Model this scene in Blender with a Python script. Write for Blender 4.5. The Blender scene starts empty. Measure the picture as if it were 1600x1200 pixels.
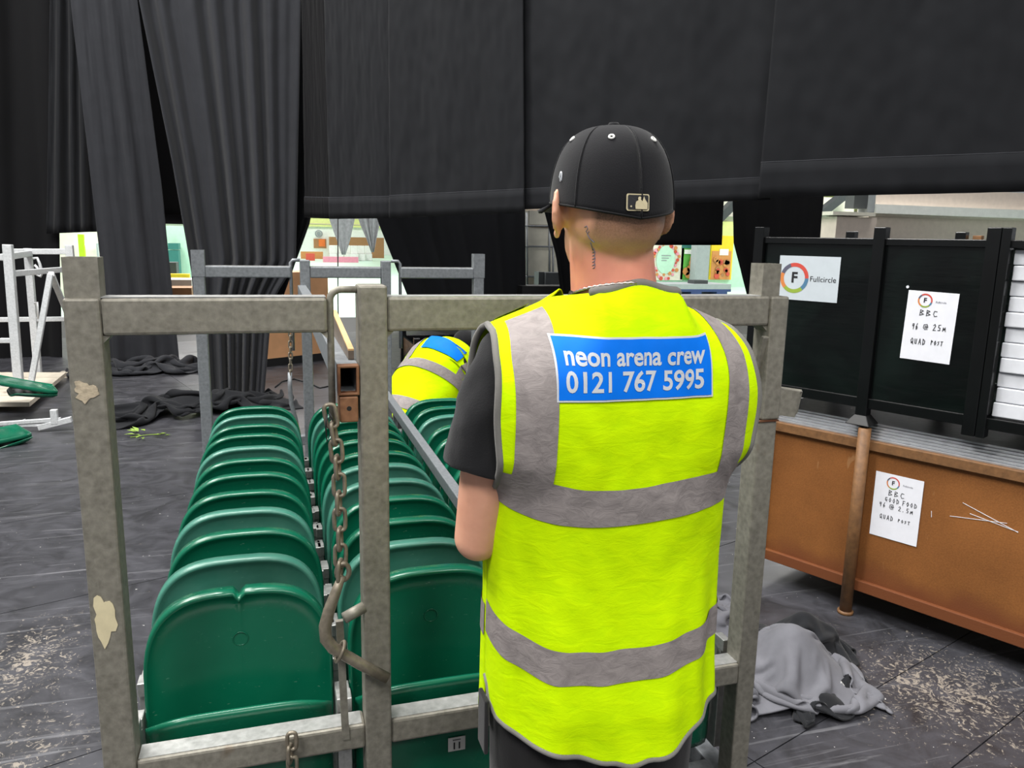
import bpy, bmesh, math, random
import numpy as np
from mathutils import Vector, Matrix, noise
from mathutils.bvhtree import BVHTree

# ------------------------------------------------------------------ camera, world, lights, exposure
scene = bpy.context.scene
C = scene.collection
CAM = Vector((0, 0, 1.62))
RIGHT = Vector((0.956, -0.293, 0.020)); DOWN = Vector((-0.035, -0.183, -0.982)); FWD = Vector((0.291, 0.939, -0.185))
FWD.normalize(); RIGHT = (RIGHT - FWD * RIGHT.dot(FWD)).normalized(); DOWN = FWD.cross(RIGHT)
cd = bpy.data.cameras.new('camera'); cd.sensor_width = 36; cd.lens = 27.0; cd.clip_end = 200
cam = bpy.data.objects.new('camera', cd); C.objects.link(cam)
m = Matrix((RIGHT, -DOWN, -FWD)).transposed().to_4x4(); m.translation = CAM
cam.matrix_world = m
scene.camera = cam
vs = scene.view_settings
vs.view_transform = 'Standard'; vs.look = 'None'; vs.gamma = 1; vs.use_curve_mapping = False; vs.exposure = 0.0

w = bpy.data.worlds.new('hall_ambient'); scene.world = w; w.use_nodes = True
w.node_tree.nodes['Background'].inputs[0].default_value = (0.93, 0.96, 1.0, 1)
w.node_tree.nodes['Background'].inputs[1].default_value = 0.27

def lamp(x, y, z, sx, sy, watts, col=(1, 0.985, 0.95)):       # high-bay hall lamps
    l = bpy.data.lights.new('high_bay_lamp', 'AREA'); l.shape = 'RECTANGLE'; l.size = sx; l.size_y = sy
    l.energy = watts; l.color = col
    o = bpy.data.objects.new('high_bay_lamp', l); C.objects.link(o); o.location = (x, y, z)
for (x, y, wt) in ((-4, -3, 760), (3, -3, 430), (-4, 3.5, 820), (-.6, 3.8, 540), (-4.5, 8.2, 540), (0, -8, 540)):
    lamp(x, y, 8.5, 2.2, 2.2, wt)
for (x, y) in ((-6, 17), (3, 20), (14, 15), (-2, 30), (9, 31), (22, 22), (-14, 26), (-1, 47), (4, 62), (-8, 60)):
    lamp(x, y, 9.5, 4, 4, 1250)

def at(px, py, Y):                      # point of the plane y = Y seen at a pixel of the 1600 x 1200 frame
    r = RIGHT * ((px - 800) / 1200) + DOWN * ((py - 600) / 1200) + FWD
    return CAM + r * (Y / r.y)
def flo(px, py, z=0.0):
    r = RIGHT * ((px - 800) / 1200) + DOWN * ((py - 600) / 1200) + FWD
    return CAM + r * ((z - CAM.z) / r.z)
def deep(px, py, d):                    # point at camera depth d
    return CAM + (RIGHT * ((px - 800) / 1200) + DOWN * ((py - 600) / 1200) + FWD) * d

# ------------------------------------------------------------------ materials
def lin(v):
    v /= 255.0
    return v / 12.92 if v <= 0.04045 else ((v + 0.055) / 1.055) ** 2.4
def rgb(r, g, b): return (lin(r), lin(g), lin(b), 1)

class NM:
    def __init__(s, name):
        s.m = bpy.data.materials.new(name); s.m.use_nodes = True
        s.t = s.m.node_tree; s.b = s.t.nodes['Principled BSDF']
    def n(s, typ, **kw):
        x = s.t.nodes.new(typ)
        for k, v in kw.items():
            if k in x.inputs: x.inputs[k].default_value = v
            else: setattr(x, k, v)
        return x
    def l(s, a, b): s.t.links.new(a, b)
    def pos(s, scale=(1, 1, 1), obj=False):
        if obj: src = s.n('ShaderNodeTexCoord').outputs['Object']
        else: src = s.n('ShaderNodeNewGeometry').outputs['Position']
        mp = s.n('ShaderNodeMapping'); mp.inputs['Scale'].default_value = scale
        s.l(src, mp.inputs['Vector']); return mp.outputs['Vector']
    def noise(s, vec, scale, detail=4, rough=.55, dist=0):
        x = s.n('ShaderNodeTexNoise'); x.inputs['Scale'].default_value = scale; x.inputs['Detail'].default_value = detail
        x.inputs['Roughness'].default_value = rough; x.inputs['Distortion'].default_value = dist
        s.l(vec, x.inputs['Vector']); return x.outputs['Fac']
    def ramp(s, fac, stops):
        x = s.n('ShaderNodeValToRGB'); e = x.color_ramp.elements
        while len(e) < len(stops): e.new(0.5)
        for i, (p, c) in enumerate(stops):
            e[i].position = p; e[i].color = c if len(c) == 4 else (*c, 1)
        s.l(fac, x.inputs['Fac']); return x.outputs['Color']
    def mix(s, fac, a, b):
        x = s.n('ShaderNodeMix', data_type='RGBA')
        if isinstance(fac, (int, float)): x.inputs[0].default_value = fac
        else: s.l(fac, x.inputs[0])
        for k, v in ((6, a), (7, b)):
            if isinstance(v, tuple): x.inputs[k].default_value = v
            else: s.l(v, x.inputs[k])
        return x.outputs[2]
    def math(s, op, a, b=None):
        x = s.n('ShaderNodeMath', operation=op)
        for k, v in ((0, a), (1, b)):
            if v is None: continue
            if isinstance(v, (int, float)): x.inputs[k].default_value = v
            else: s.l(v, x.inputs[k])
        return x.outputs[0]
    def bump(s, h, strength=.3, dist=.01):
        x = s.n('ShaderNodeBump'); x.inputs['Strength'].default_value = strength; x.inputs['Distance'].default_value = dist
        s.l(h, x.inputs['Height']); s.l(x.outputs['Normal'], s.b.inputs['Normal'])
    def col(s, c):
        if isinstance(c, tuple): s.b.inputs['Base Color'].default_value = c
        else: s.l(c, s.b.inputs['Base Color'])
    def set(s, rough=None, metal=None, spec=None, sheen=None, coat=None):
        for k, v in (('Roughness', rough), ('Metallic', metal), ('Specular IOR Level', spec), ('Sheen Weight', sheen), ('Coat Weight', coat)):
            if v is None: continue
            if isinstance(v, (int, float)): s.b.inputs[k].default_value = v
            else: s.l(v, s.b.inputs[k])

def plain(name, c, rough=.5, metal=0, var=.12, scale=30, bump=0, spec=.5, sheen=0):
    k = NM(name); v = k.pos(obj=True); f = k.noise(v, scale)
    d = tuple(x * (1 - var) for x in c[:3]) + (1,); u = tuple(min(1, x * (1 + var)) for x in c[:3]) + (1,)
    k.col(k.ramp(f, [(.3, d), (.7, u)])); k.set(rough=rough, metal=metal, spec=spec, sheen=sheen)
    if bump: k.bump(f, bump, .004)
    return k.m

def steel(name, lo, hi, rust=None, metal=.55, rough=.5, thr=.66):
    k = NM(name); v = k.pos()
    f = k.noise(v, 55, 6, .7, .3); f2 = k.noise(v, 6, 3)
    vor = k.n('ShaderNodeTexVoronoi'); vor.inputs['Scale'].default_value = 70; k.l(v, vor.inputs['Vector'])
    mixf = k.math('ADD', k.math('MULTIPLY', f, .7), k.math('MULTIPLY', vor.outputs['Distance'], .22))
    c = k.ramp(mixf, [(.18, lo), (.80, hi)])
    if rust:
        rf = k.ramp(f2, [(thr, (0, 0, 0)), (thr + .1, (1, 1, 1))])
        c = k.mix(rf, c, rust)
    sc = k.noise(k.pos((1, 1, .25)), 120, 2)
    c = k.mix(k.math('MULTIPLY', k.ramp(sc, [(.68, (0, 0, 0)), (.78, (1, 1, 1))]), .3), c, hi)
    k.col(c); k.set(metal=metal, rough=k.math('ADD', k.math('MULTIPLY', f, .25), rough - .12)); k.bump(f, .18, .002)
    return k.m

def cloth(name, c, sheen=.25, scale=350, bump=.15, var=.15):
    k = NM(name); v = k.pos(obj=True); f = k.noise(v, scale, 2); g = k.noise(v, 9, 3)
    d = tuple(x * (1 - var) for x in c[:3]) + (1,); u = tuple(min(1, x * (1 + var)) for x in c[:3]) + (1,)
    k.col(k.ramp(g, [(.3, d), (.7, u)])); k.set(rough=.9, spec=.15, sheen=sheen); k.bump(f, bump, .002)
    return k.m

M = {}
M['galv'] = steel('weathered_galvanised_steel', rgb(102, 98, 89), rgb(158, 154, 143), rgb(104, 80, 56), metal=.35, rough=.55, thr=.7)
M['galv_edge'] = steel('bright_steel', rgb(150, 150, 148), rgb(200, 200, 198), None, metal=.6, rough=.42)
M['galv_far'] = steel('grey_galvanised_steel', rgb(104, 108, 112), rgb(150, 154, 158), None, metal=.4, rough=.5)
M['galv_white'] = steel('pale_galvanised_steel', rgb(176, 178, 180), rgb(226, 228, 230), None, metal=.25, rough=.5)
M['rust_steel'] = steel('rusty_steel', rgb(104, 70, 48), rgb(150, 108, 80), rgb(84, 48, 28), metal=.3, rough=.6, thr=.55)
M['chain'] = steel('dull_chain_steel', rgb(104, 96, 84), rgb(160, 150, 134), rgb(122, 84, 54), metal=.5, rough=.45, thr=.62)
M['cream_paint'] = plain('flaked_cream_paint', rgb(206, 194, 160), .7, var=.1)
M['label_scrap'] = plain('torn_paper_label', rgb(178, 164, 142), .85, var=.35, scale=60, bump=.6)
def green(name, c, fade, fadec, rough):
    k = NM(name); v = k.pos(obj=True); f = k.noise(v, 7, 4, .6, .5); s = k.noise(k.pos((1, 1, 4), obj=True), 60, 3)
    a = k.mix(k.math('MULTIPLY', f, fade), c, fadec)
    a = k.mix(k.math('MULTIPLY', k.ramp(s, [(.7, (0, 0, 0)), (.76, (1, 1, 1))]), .25), a, rgb(150, 190, 170))
    k.col(a); k.set(rough=k.math('ADD', k.math('MULTIPLY', f, .12), rough), spec=.5)
    return k.m
M['green'] = green('green_moulded_plastic', rgb(0, 84, 60), .22, rgb(40, 128, 100), .20)
M['green_faded'] = green('faded_green_plastic', rgb(20, 96, 78), .75, rgb(92, 142, 128), .28)
M['drape'] = cloth('black_wool_serge', rgb(25, 26, 29), .05, bump=.05, var=.05)
M['drape_dark'] = cloth('deep_black_serge', rgb(13, 13, 15), .04, bump=.05, var=.05)
M['drape_mid'] = cloth('charcoal_black_serge', rgb(44, 45, 49), .08, bump=.05, var=.06)
M['drape_grey'] = cloth('grey_gauze', rgb(128, 124, 130), .2)
M['hivis'] = None
k = NM('fluorescent_yellow_fabric'); v = k.pos(obj=True); f = k.noise(k.pos((1, 1, 2.5), obj=True), 22, 4, .6, .6); fi = k.noise(v, 600, 2)
k.col(k.ramp(f, [(.25, rgb(186, 228, 0)), (.75, rgb(206, 242, 0))])); k.set(rough=.8, spec=.08); k.bump(k.math('ADD', f, k.math('MULTIPLY', fi, .1)), .22, .006); M['hivis'] = k.m
k = NM('grey_reflective_tape'); f = k.noise(k.pos((1, 1, 1.6), obj=True), 34, 4, .65, .8)
k.col(k.ramp(f, [(.25, rgb(122, 115, 114)), (.75, rgb(152, 144, 142))])); k.set(rough=.65, spec=.2); k.bump(f, .3, .006); M['tape'] = k.m
M['binding'] = cloth('grey_binding', rgb(112, 110, 106), .1)
M['blue'] = plain('blue_print', rgb(0, 112, 226), .6, var=.05, spec=.15)
M['print_grey'] = plain('silver_grey_print', rgb(196, 200, 206), .5, var=.05)
M['black_cloth'] = cloth('black_cotton', rgb(27, 27, 29), .12, bump=.25)
M['trouser'] = cloth('black_work_trouser', rgb(34, 33, 35), .1, bump=.25)
M['cap'] = cloth('black_cap_wool', rgb(22, 22, 25), .12, scale=500, bump=.2)
M['white_thread'] = plain('white_thread', rgb(225, 225, 220), .7, var=.05)
M['gold_thread'] = plain('pale_gold_thread', rgb(196, 184, 150), .7, var=.1)
M['shoe'] = plain('black_boot_leather', rgb(22, 22, 23), .5)
M['silver'] = plain('silver_chain_metal', rgb(180, 172, 165), .3, 1, scale=200)
M['ink'] = plain('tattoo_ink', rgb(112, 112, 132), .6)
M['pen'] = plain('black_marker', rgb(24, 24, 28), .6, var=.02)
M['black'] = plain('black_enamel', rgb(9, 10, 11), .26, var=.3, scale=6)
M['black_dull'] = plain('dull_black_plastic', rgb(18, 18, 19), .55)
k = NM('glossy_black_board'); v = k.pos(obj=True); f = k.noise(v, 3, 4, .6, 1); g = k.noise(k.pos((1, 1, 5), obj=True), 4, 3)
k.col(k.ramp(f, [(.4, rgb(4, 6, 6)), (.85, rgb(14, 24, 21))])); k.set(rough=k.math('ADD', k.math('MULTIPLY', g, .25), .10)); k.bump(g, .12, .01); M['board'] = k.m
k = NM('rusty_ochre_paint'); v = k.pos(); f = k.noise(v, 3.0, 4); fi = k.noise(v, 160, 3); s = k.noise(k.pos((2.4, 2.4, .5)), 9, 3, .6, 1.2)
a = k.ramp(k.math('ADD', k.math('MULTIPLY', f, .6), k.math('MULTIPLY', fi, .4)), [(.3, rgb(104, 63, 27)), (.7, rgb(142, 90, 44))])
a = k.mix(k.math('MULTIPLY', k.ramp(s, [(.68, (0, 0, 0)), (.74, (1, 1, 1))]), .30), a, rgb(176, 140, 100))
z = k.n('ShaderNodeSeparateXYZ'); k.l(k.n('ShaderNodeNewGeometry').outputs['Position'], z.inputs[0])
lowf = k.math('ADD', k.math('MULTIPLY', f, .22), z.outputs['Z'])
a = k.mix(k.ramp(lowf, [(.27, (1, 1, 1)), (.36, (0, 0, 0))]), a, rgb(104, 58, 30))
k.col(a); k.set(rough=.62, spec=.35); k.bump(fi, .2, .003); M['rust_box'] = k.m
M['rust_tube'] = plain('brown_rust_tube', rgb(112, 78, 46), .6, var=.25, scale=40, bump=.3)
M['alu'] = plain('aluminium_sheet', rgb(186, 188, 192), .35, .7, var=.1)
M['white_board'] = plain('white_laminate', rgb(214, 216, 222), .45, var=.05)
M['paper'] = plain('white_paper', rgb(222, 223, 230), .7, var=.03)
M['sign'] = plain('pale_grey_sign', rgb(190, 198, 204), .4, var=.03)
for n_, c_ in dict(ring_red=(196, 74, 62), ring_blue=(76, 118, 148), ring_green=(140, 164, 62), ring_orange=(204, 124, 66), ring_slate=(88, 88, 104)).items():
    M[n_] = plain(n_, rgb(*c_), .5, var=.04)
M['jacket'] = cloth('grey_jersey', rgb(104, 104, 110), .1, bump=.25)
M['lining'] = cloth('black_lining', rgb(30, 31, 34), .1)
M['leaf'] = plain('wilted_leaf', rgb(122, 150, 50), .6, var=.3)
M['ply'] = plain('birch_ply_edge', rgb(206, 166, 116), .6, var=.15)
M['ply_face'] = plain('brown_ply_face', rgb(112, 98, 86), .5, var=.15)
M['orange_ply'] = plain('orange_stained_board', rgb(240, 180, 130), .5, var=.10, scale=4)
M['wood_deck'] = plain('pale_wooden_deck', rgb(196, 186, 170), .6, var=.12, scale=12)
M['white_plate'] = plain('white_number_plate', rgb(208, 206, 202), .5, var=.05)
M['bag'] = cloth('grey_bag_fabric', rgb(90, 90, 96), .1)
for n_, c_ in dict(far_white=(236, 238, 232), far_yellow=(226, 232, 150), far_cream=(226, 222, 206), far_beige=(206, 192, 180), far_orange=(232, 120, 48), far_pink=(232, 150, 170),
                   far_mint=(190, 226, 204), far_brown=(168, 120, 78), far_green=(96, 176, 74), far_teal=(44, 110, 104), far_yolk=(246, 206, 40), far_tan=(206, 140, 80),
                   far_dark=(60, 64, 66), far_red=(206, 84, 66), pallet_blue=(46, 62, 110), far_lime=(200, 232, 40), far_steel=(150, 156, 158)).items():
    M[n_] = plain(n_, rgb(*c_), .6, var=.06, scale=8)
# skin with a clipped fade of hair at the back of the head
k = NM('skin'); v = k.pos(obj=True); f = k.noise(v, 14, 4); fi = k.noise(v, 420, 2)
skin = k.ramp(f, [(.3, rgb(206, 148, 122)), (.7, rgb(226, 168, 140))])
sp = k.n('ShaderNodeSeparateXYZ'); k.l(k.n('ShaderNodeTexCoord').outputs['Object'], sp.inputs[0])
red = k.ramp(k.math('ADD', sp.outputs['Z'], k.math('MULTIPLY', f, .06)), [(0, (0, 0, 0)), (1, (1, 1, 1))])
def band(zs, a0, a1, b0, b1):
    up = k.n('ShaderNodeMapRange'); up.inputs[1].default_value = a0; up.inputs[2].default_value = a1; k.l(zs, up.inputs[0])
    dn = k.n('ShaderNodeMapRange'); dn.inputs[1].default_value = b0; dn.inputs[2].default_value = b1; dn.inputs[3].default_value = 1; dn.inputs[4].default_value = 0; k.l(zs, dn.inputs[0])
    return k.math('MULTIPLY', up.outputs[0], dn.outputs[0])
zz = k.math('ADD', sp.outputs['Z'], k.math('MULTIPLY', f, .03))
skin = k.mix(k.math('MULTIPLY', band(zz, 1.50, 1.55, 1.60, 1.63), .45), skin, rgb(222, 120, 104))
back = k.n('ShaderNodeMapRange'); back.inputs[1].default_value = .03; back.inputs[2].default_value = -.02; k.l(sp.outputs['Y'], back.inputs[0])
side = k.n('ShaderNodeMapRange'); side.inputs[1].default_value = .083; side.inputs[2].default_value = .075; k.l(k.math('ABSOLUTE', sp.outputs['X']), side.inputs[0])
hz = k.n('ShaderNodeMapRange'); hz.inputs[1].default_value = 1.605; hz.inputs[2].default_value = 1.675; k.l(zz, hz.inputs[0])
hm = k.math('MULTIPLY', k.math('MULTIPLY', hz.outputs[0], back.outputs[0]), k.math('MULTIPLY', side.outputs[0], k.math('ADD', k.math('MULTIPLY', fi, .7), .45)))
skin = k.mix(k.math('MINIMUM', hm, .85), skin, rgb(84, 66, 46))
k.col(skin); k.set(rough=.5); k.b.inputs['Subsurface Weight'].default_value = .08; k.b.inputs['Subsurface Radius'].default_value = (.01, .004, .002); M['skin'] = k.m
# black scuffed floor
k = NM('scuffed_black_floor'); v = k.pos(); big = k.noise(v, .7, 4); mid = k.noise(v, 5, 5, .65, 1.2); fine = k.noise(v, 26, 5, .7, 2.2)
st = k.n('ShaderNodeMapping'); st.inputs['Rotation'].default_value = (0, 0, -.33); st.inputs['Scale'].default_value = (.35, 7, 1); k.l(k.n('ShaderNodeNewGeometry').outputs['Position'], st.inputs['Vector'])
streak = k.noise(st.outputs['Vector'], 4, 5, .7, .6)
base = k.ramp(mid, [(.3, rgb(38, 38, 41)), (.75, rgb(68, 68, 74))])
base = k.mix(k.math('MULTIPLY', k.ramp(streak, [(.58, (0, 0, 0)), (.72, (1, 1, 1))]), .45), base, rgb(134, 134, 138))
def spot(x, y, r, sx=1., sy=1.):
    mp = k.n('ShaderNodeMapping'); mp.inputs['Location'].default_value = (-x * sx / r, -y * sy / r, 0); mp.inputs['Scale'].default_value = (sx / r, sy / r, 0)
    k.l(k.n('ShaderNodeNewGeometry').outputs['Position'], mp.inputs['Vector'])
    g = k.n('ShaderNodeTexGradient', gradient_type='SPHERICAL'); k.l(mp.outputs['Vector'], g.inputs[0]); return g.outputs['Fac']
wear = k.math('MAXIMUM', spot(-.85, 2.15, 1.0, 2.2, 1), k.math('MAXIMUM', spot(2.35, 2.0, .62), spot(-.95, 3.1, .6, 2, 1)))
th = k.math('ADD', k.math('MULTIPLY', fine, 1.0), k.math('MULTIPLY', wear, .20))
sc = k.ramp(th, [(.68, (0, 0, 0)), (.735, (1, 1, 1))])
base = k.mix(k.math('MULTIPLY', sc, .45), base, rgb(186, 174, 158))
vo = k.n('ShaderNodeTexNoise'); vo.inputs['Scale'].default_value = 60; k.l(v, vo.inputs['Vector'])
base = k.mix(k.ramp(vo.outputs['Fac'], [(.745, (0, 0, 0)), (.76, (1, 1, 1))]), base, rgb(214, 212, 208))
k.col(base); k.set(rough=k.math('ADD', k.math('MULTIPLY', mid, .30), .24), spec=.5); k.bump(mid, .12, .004); M['floor'] = k.m
k = NM('mint_hall_floor'); v = k.pos(); k.col(k.ramp(k.noise(v, .5, 4), [(.3, rgb(186, 226, 204)), (.7, rgb(206, 238, 220))])); k.set(rough=.35); M['hall_floor'] = k.m

# ------------------------------------------------------------------ helpers
class MB:
    def __init__(s): s.v = []; s.f = []; s.sm = []
    def add(s, vs, fs, smooth=False):
        o = len(s.v); s.v += [Vector(p) for p in vs]; s.f += [tuple(i + o for i in f) for f in fs]; s.sm += [smooth] * len(fs); return s
    def box(s, x0, x1, y0, y1, z0, z1):
        return s.add([(x0, y0, z0), (x1, y0, z0), (x1, y1, z0), (x0, y1, z0), (x0, y0, z1), (x1, y0, z1), (x1, y1, z1), (x0, y1, z1)],
                     [(0, 3, 2, 1), (4, 5, 6, 7), (0, 1, 5, 4), (1, 2, 6, 5), (2, 3, 7, 6), (3, 0, 4, 7)])
    def bar(s, a, b, w, h=None, up=(0, 0, 1)):                    # solid rectangular bar from a to b
        a = Vector(a); b = Vector(b); h = h or w; d = (b - a).normalized(); u = Vector(up)
        if abs(d.dot(u)) > .95: u = Vector((0, 1, 0))
        r = d.cross(u).normalized() * w / 2; u = r.cross(d).normalized() * h / 2
        p = [a - r - u, a + r - u, a + r + u, a - r + u, b - r - u, b + r - u, b + r + u, b - r + u]
        return s.add(p, [(0, 1, 2, 3), (7, 6, 5, 4), (0, 4, 5, 1), (1, 5, 6, 2), (2, 6, 7, 3), (3, 7, 4, 0)])
    def hollow(s, a, b, w, h=None, t=.004, up=(0, 0, 1), cut=0.):  # open-ended box tube; cut skews the far end
        a = Vector(a); b = Vector(b); h = h or w; d = (b - a).normalized(); u = Vector(up)
        if abs(d.dot(u)) > .95: u = Vector((0, 1, 0))
        r = d.cross(u).normalized(); u = r.cross(d).normalized()
        def ring(c, k, sk):
            return [c + r * sx * (w / 2 - k) + u * sy * (h / 2 - k) + d * (sk * sx) for sx, sy in ((-1, -1), (1, -1), (1, 1), (-1, 1))]
        p = ring(a, 0, 0) + ring(b, 0, cut) + ring(a, t, 0) + ring(b, t, cut)
        f = []
        for i in range(4):
            j = (i + 1) % 4
            f += [(i, i + 4, j + 4, j), (i + 8, j + 8, j + 12, i + 12), (i, j, j + 8, i + 8), (i + 4, i + 12, j + 12, j + 4)]
        return s.add(p, f)
    def tube(s, pts, r, n=10, closed=False, caps=True):
        pts = [Vector(p) for p in pts]; N = len(pts); vs = []; prev = None
        for i, p in enumerate(pts):
            if closed: t = pts[(i + 1) % N] - pts[i - 1]
            else: t = pts[min(i + 1, N - 1)] - pts[max(i - 1, 0)]
            t.normalize()
            if prev is None:
                a = Vector((0, 0, 1)) if abs(t.z) < .9 else Vector((1, 0, 0)); u = t.cross(a).normalized()
            else: u = (prev - t * prev.dot(t)).normalized()
            prev = u; q = t.cross(u); rr = r[i] if isinstance(r, (list, tuple)) else r
            for k in range(n):
                an = 2 * math.pi * k / n; vs.append(p + (u * math.cos(an) + q * math.sin(an)) * rr)
        fs = []
        for i in range(N if closed else N - 1):
            for k in range(n):
                a = i * n + k; b = i * n + (k + 1) % n; c = ((i + 1) % N) * n + (k + 1) % n; d = ((i + 1) % N) * n + k
                fs.append((a, b, c, d))
        if caps and not closed:
            fs.append(tuple(range(n))[::-1]); fs.append(tuple((N - 1) * n + k for k in range(n)))
        return s.add(vs, fs, True)
    def grid(s, P, nu, nv, smooth=True):
        vs = [P(i / nu, j / nv) for j in range(nv + 1) for i in range(nu + 1)]
        fs = [(j * (nu + 1) + i, j * (nu + 1) + i + 1, (j + 1) * (nu + 1) + i + 1, (j + 1) * (nu + 1) + i) for j in range(nv) for i in range(nu)]
        return s.add(vs, fs, smooth)
    def disc(s, c, n, r, k=20, h=.002):
        n = Vector(n).normalized(); a = Vector((0, 0, 1)) if abs(n.z) < .9 else Vector((1, 0, 0)); u = n.cross(a).normalized(); q = n.cross(u)
        c = Vector(c); p = [c + (u * math.cos(2 * math.pi * i / k) + q * math.sin(2 * math.pi * i / k)) * r for i in range(k)]
        return s.add(p + [x + n * h for x in p], [tuple(range(k))[::-1], tuple(range(k, 2 * k))] + [(i, (i + 1) % k, (i + 1) % k + k, i + k) for i in range(k)])
    def mesh(s, name):
        me = bpy.data.meshes.new(name); me.from_pydata([tuple(p) for p in s.v], [], s.f)
        me.polygons.foreach_set('use_smooth', s.sm); me.update()
        bm = bmesh.new(); bm.from_mesh(me); bmesh.ops.recalc_face_normals(bm, faces=bm.faces); bm.to_mesh(me); bm.free(); return me
    def build(s, name, mat, parent=None, bevel=0):
        o = bpy.data.objects.new(name, s.mesh(name)); C.objects.link(o); o.data.materials.append(mat if not isinstance(mat, str) else M[mat])
        if parent: o.parent = parent; o.matrix_parent_inverse = Matrix.Translation(parent.location).inverted() if parent.type == 'EMPTY' and parent.rotation_euler.z == 0 and parent.get('wp') else Matrix()
        if bevel:
            b = o.modifiers.new('bevel', 'BEVEL'); b.width = bevel; b.segments = 2; b.limit_method = 'ANGLE'
        return o
def tag(o, label=None, cat=None, group=None, kind=None):
    for k_, v_ in (('label', label), ('category', cat), ('group', group), ('kind', kind)):
        if v_: o[k_] = v_
    return o
def thing(name, loc, label, cat, group=None, rz=0, world_parts=False):
    o = bpy.data.objects.new(name, None); C.objects.link(o); o.location = loc; o.rotation_euler = (0, 0, rz); o.empty_display_size = .1
    if world_parts: o['wp'] = 1                                     # its parts are written in world coordinates
    return tag(o, label, cat, group)
def copy_tree(o, parent=None):
    c = o.copy(); C.objects.link(c)
    if parent: c.parent = parent
    for ch in o.children: copy_tree(ch, c)
    return c
def sstep(a, b, x):
    t = max(0., min(1., (x - a) / (b - a))); return t * t * (3 - 2 * t)
def lerp_table(tab, x):
    if x <= tab[0][0]: return tab[0][1]
    for (a, va), (b, vb) in zip(tab, tab[1:]):
        if x <= b:
            t = (x - a) / (b - a); t = t * t * (3 - 2 * t); return va + (vb - va) * t
    return tab[-1][1]
def text_mesh(txt, size, align='CENTER', bold=0., ext=0.0, spacing=1.):
    cu = bpy.data.curves.new('lettering', 'FONT'); cu.body = txt; cu.size = size; cu.align_x = align; cu.align_y = 'CENTER'; cu.offset = bold; cu.extrude = ext; cu.space_character = spacing
    cu.resolution_u = 4
    o = bpy.data.objects.new('lettering', cu); C.objects.link(o); bpy.context.view_layer.update()
    me = bpy.data.meshes.new_from_object(o.evaluated_get(bpy.context.evaluated_depsgraph_get()))
    bpy.data.objects.remove(o); bpy.data.curves.remove(cu); return me
def bake(o):                                                     # apply modifiers
    bpy.context.view_layer.update()
    me = bpy.data.meshes.new_from_object(o.evaluated_get(bpy.context.evaluated_depsgraph_get()))
    o.modifiers.clear(); o.data = me; return o
def bvh_of(o):
    me = o.data; return BVHTree.FromPolygons([v.co.copy() for v in me.vertices], [tuple(p.vertices) for p in me.polygons])

# handwriting: simple strokes per character in a 1 x 1 cell
G = {'B': [[(0, 0), (.05, 1), (.6, .85), (.1, .52), (.7, .25), (0, 0)]], 'C': [[(.7, .9), (.2, .95), (.05, .4), (.3, 0), (.75, .1)]], '9': [[(.6, .9), (.15, .85), (.2, .5), (.6, .6), (.6, .9), (.5, 0)]],
     '6': [[(.5, 1), (.1, .4), (.2, 0), (.55, .15), (.5, .45), (.12, .35)]], '@': [[(.62, .3), (.35, .3), (.4, .62), (.65, .6), (.66, .3), (.9, .45), (.7, .95), (.15, .85), (.05, .3), (.35, 0), (.8, .05)]],
     '2': [[(.05, .8), (.4, 1), (.6, .75), (.05, 0), (.7, .02)]], '.': [[(.2, 0), (.26, .05)]], '5': [[(.65, 1), (.15, .95), (.12, .55), (.55, .5), (.5, .08), (.05, .05)]], 'M': [[(0, 0), (.12, .6), (.35, .2), (.6, .65), (.72, 0)]],
     'Q': [[(.4, 1), (.05, .6), (.2, .05), (.65, .2), (.65, .8), (.4, 1)], [(.4, .3), (.8, -.1)]], 'U': [[(.05, .9), (.1, .1), (.5, .05), (.6, .9)]], 'A': [[(0, 0), (.35, 1), (.7, 0)], [(.12, .35), (.6, .35)]],
     'D': [[(.05, 0), (.05, 1), (.6, .7), (.55, .2), (.05, 0)]], 'P': [[(.05, 0), (.1, 1), (.6, .8), (.1, .5)]], 'O': [[(.35, .95), (.05, .5), (.3, .02), (.65, .45), (.35, .95)]], 'S': [[(.6, .9), (.15, .8), (.5, .4), (.1, .05)]],
     'T': [[(0, .95), (.75, 1)], [(.4, .97), (.3, 0)]], 'G': [[(.65, .9), (.15, .9), (.05, .3), (.5, .05), (.65, .45), (.35, .45)]], 'F': [[(.05, 0), (.1, 1), (.65, .98)], [(.1, .5), (.5, .52)]]}
def handwriting(lines, to3d, wid):          # lines: (text, x, y, cell w, cell h, slope); to3d maps sheet metres to space
    b = MB()
    for txt, x, y, cw, ch, sl in lines:
        for i, c in enumerate(txt):
            for stroke in G.get(c, []):
                pts = [(x + (i + .78 * p[0]) * cw, y + p[1] * ch + (i + p[0]) * cw * sl) for p in stroke]
                for (ax, ay), (bx, by) in zip(pts, pts[1:]):
                    dx, dy = bx - ax, by - ay; L = math.hypot(dx, dy) or 1; nx, ny = -dy / L * wid, dx / L * wid; ex, ey = dx / L * wid, dy / L * wid
                    b.add([to3d(ax - ex + nx, ay - ey + ny), to3d(ax - ex - nx, ay - ey - ny), to3d(bx + ex - nx, by + ey - ny), to3d(bx + ex + nx, by + ey + ny)], [(0, 1, 2, 3)])
    return b
def lettering(txt, size, org, xd, yd, mat, parent, bold=0., name='lettering', spacing=1.):
    me = text_mesh(txt, size, bold=bold, spacing=spacing); org, xd, yd = Vector(org), Vector(xd), Vector(yd)
    for v_ in me.vertices: v_.co = org + xd * v_.co.x + yd * v_.co.y
    me.name = name; me.materials.clear(); me.materials.append(M[mat]); o = bpy.data.objects.new(name, me); C.objects.link(o)
    o.parent = parent; return o

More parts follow.
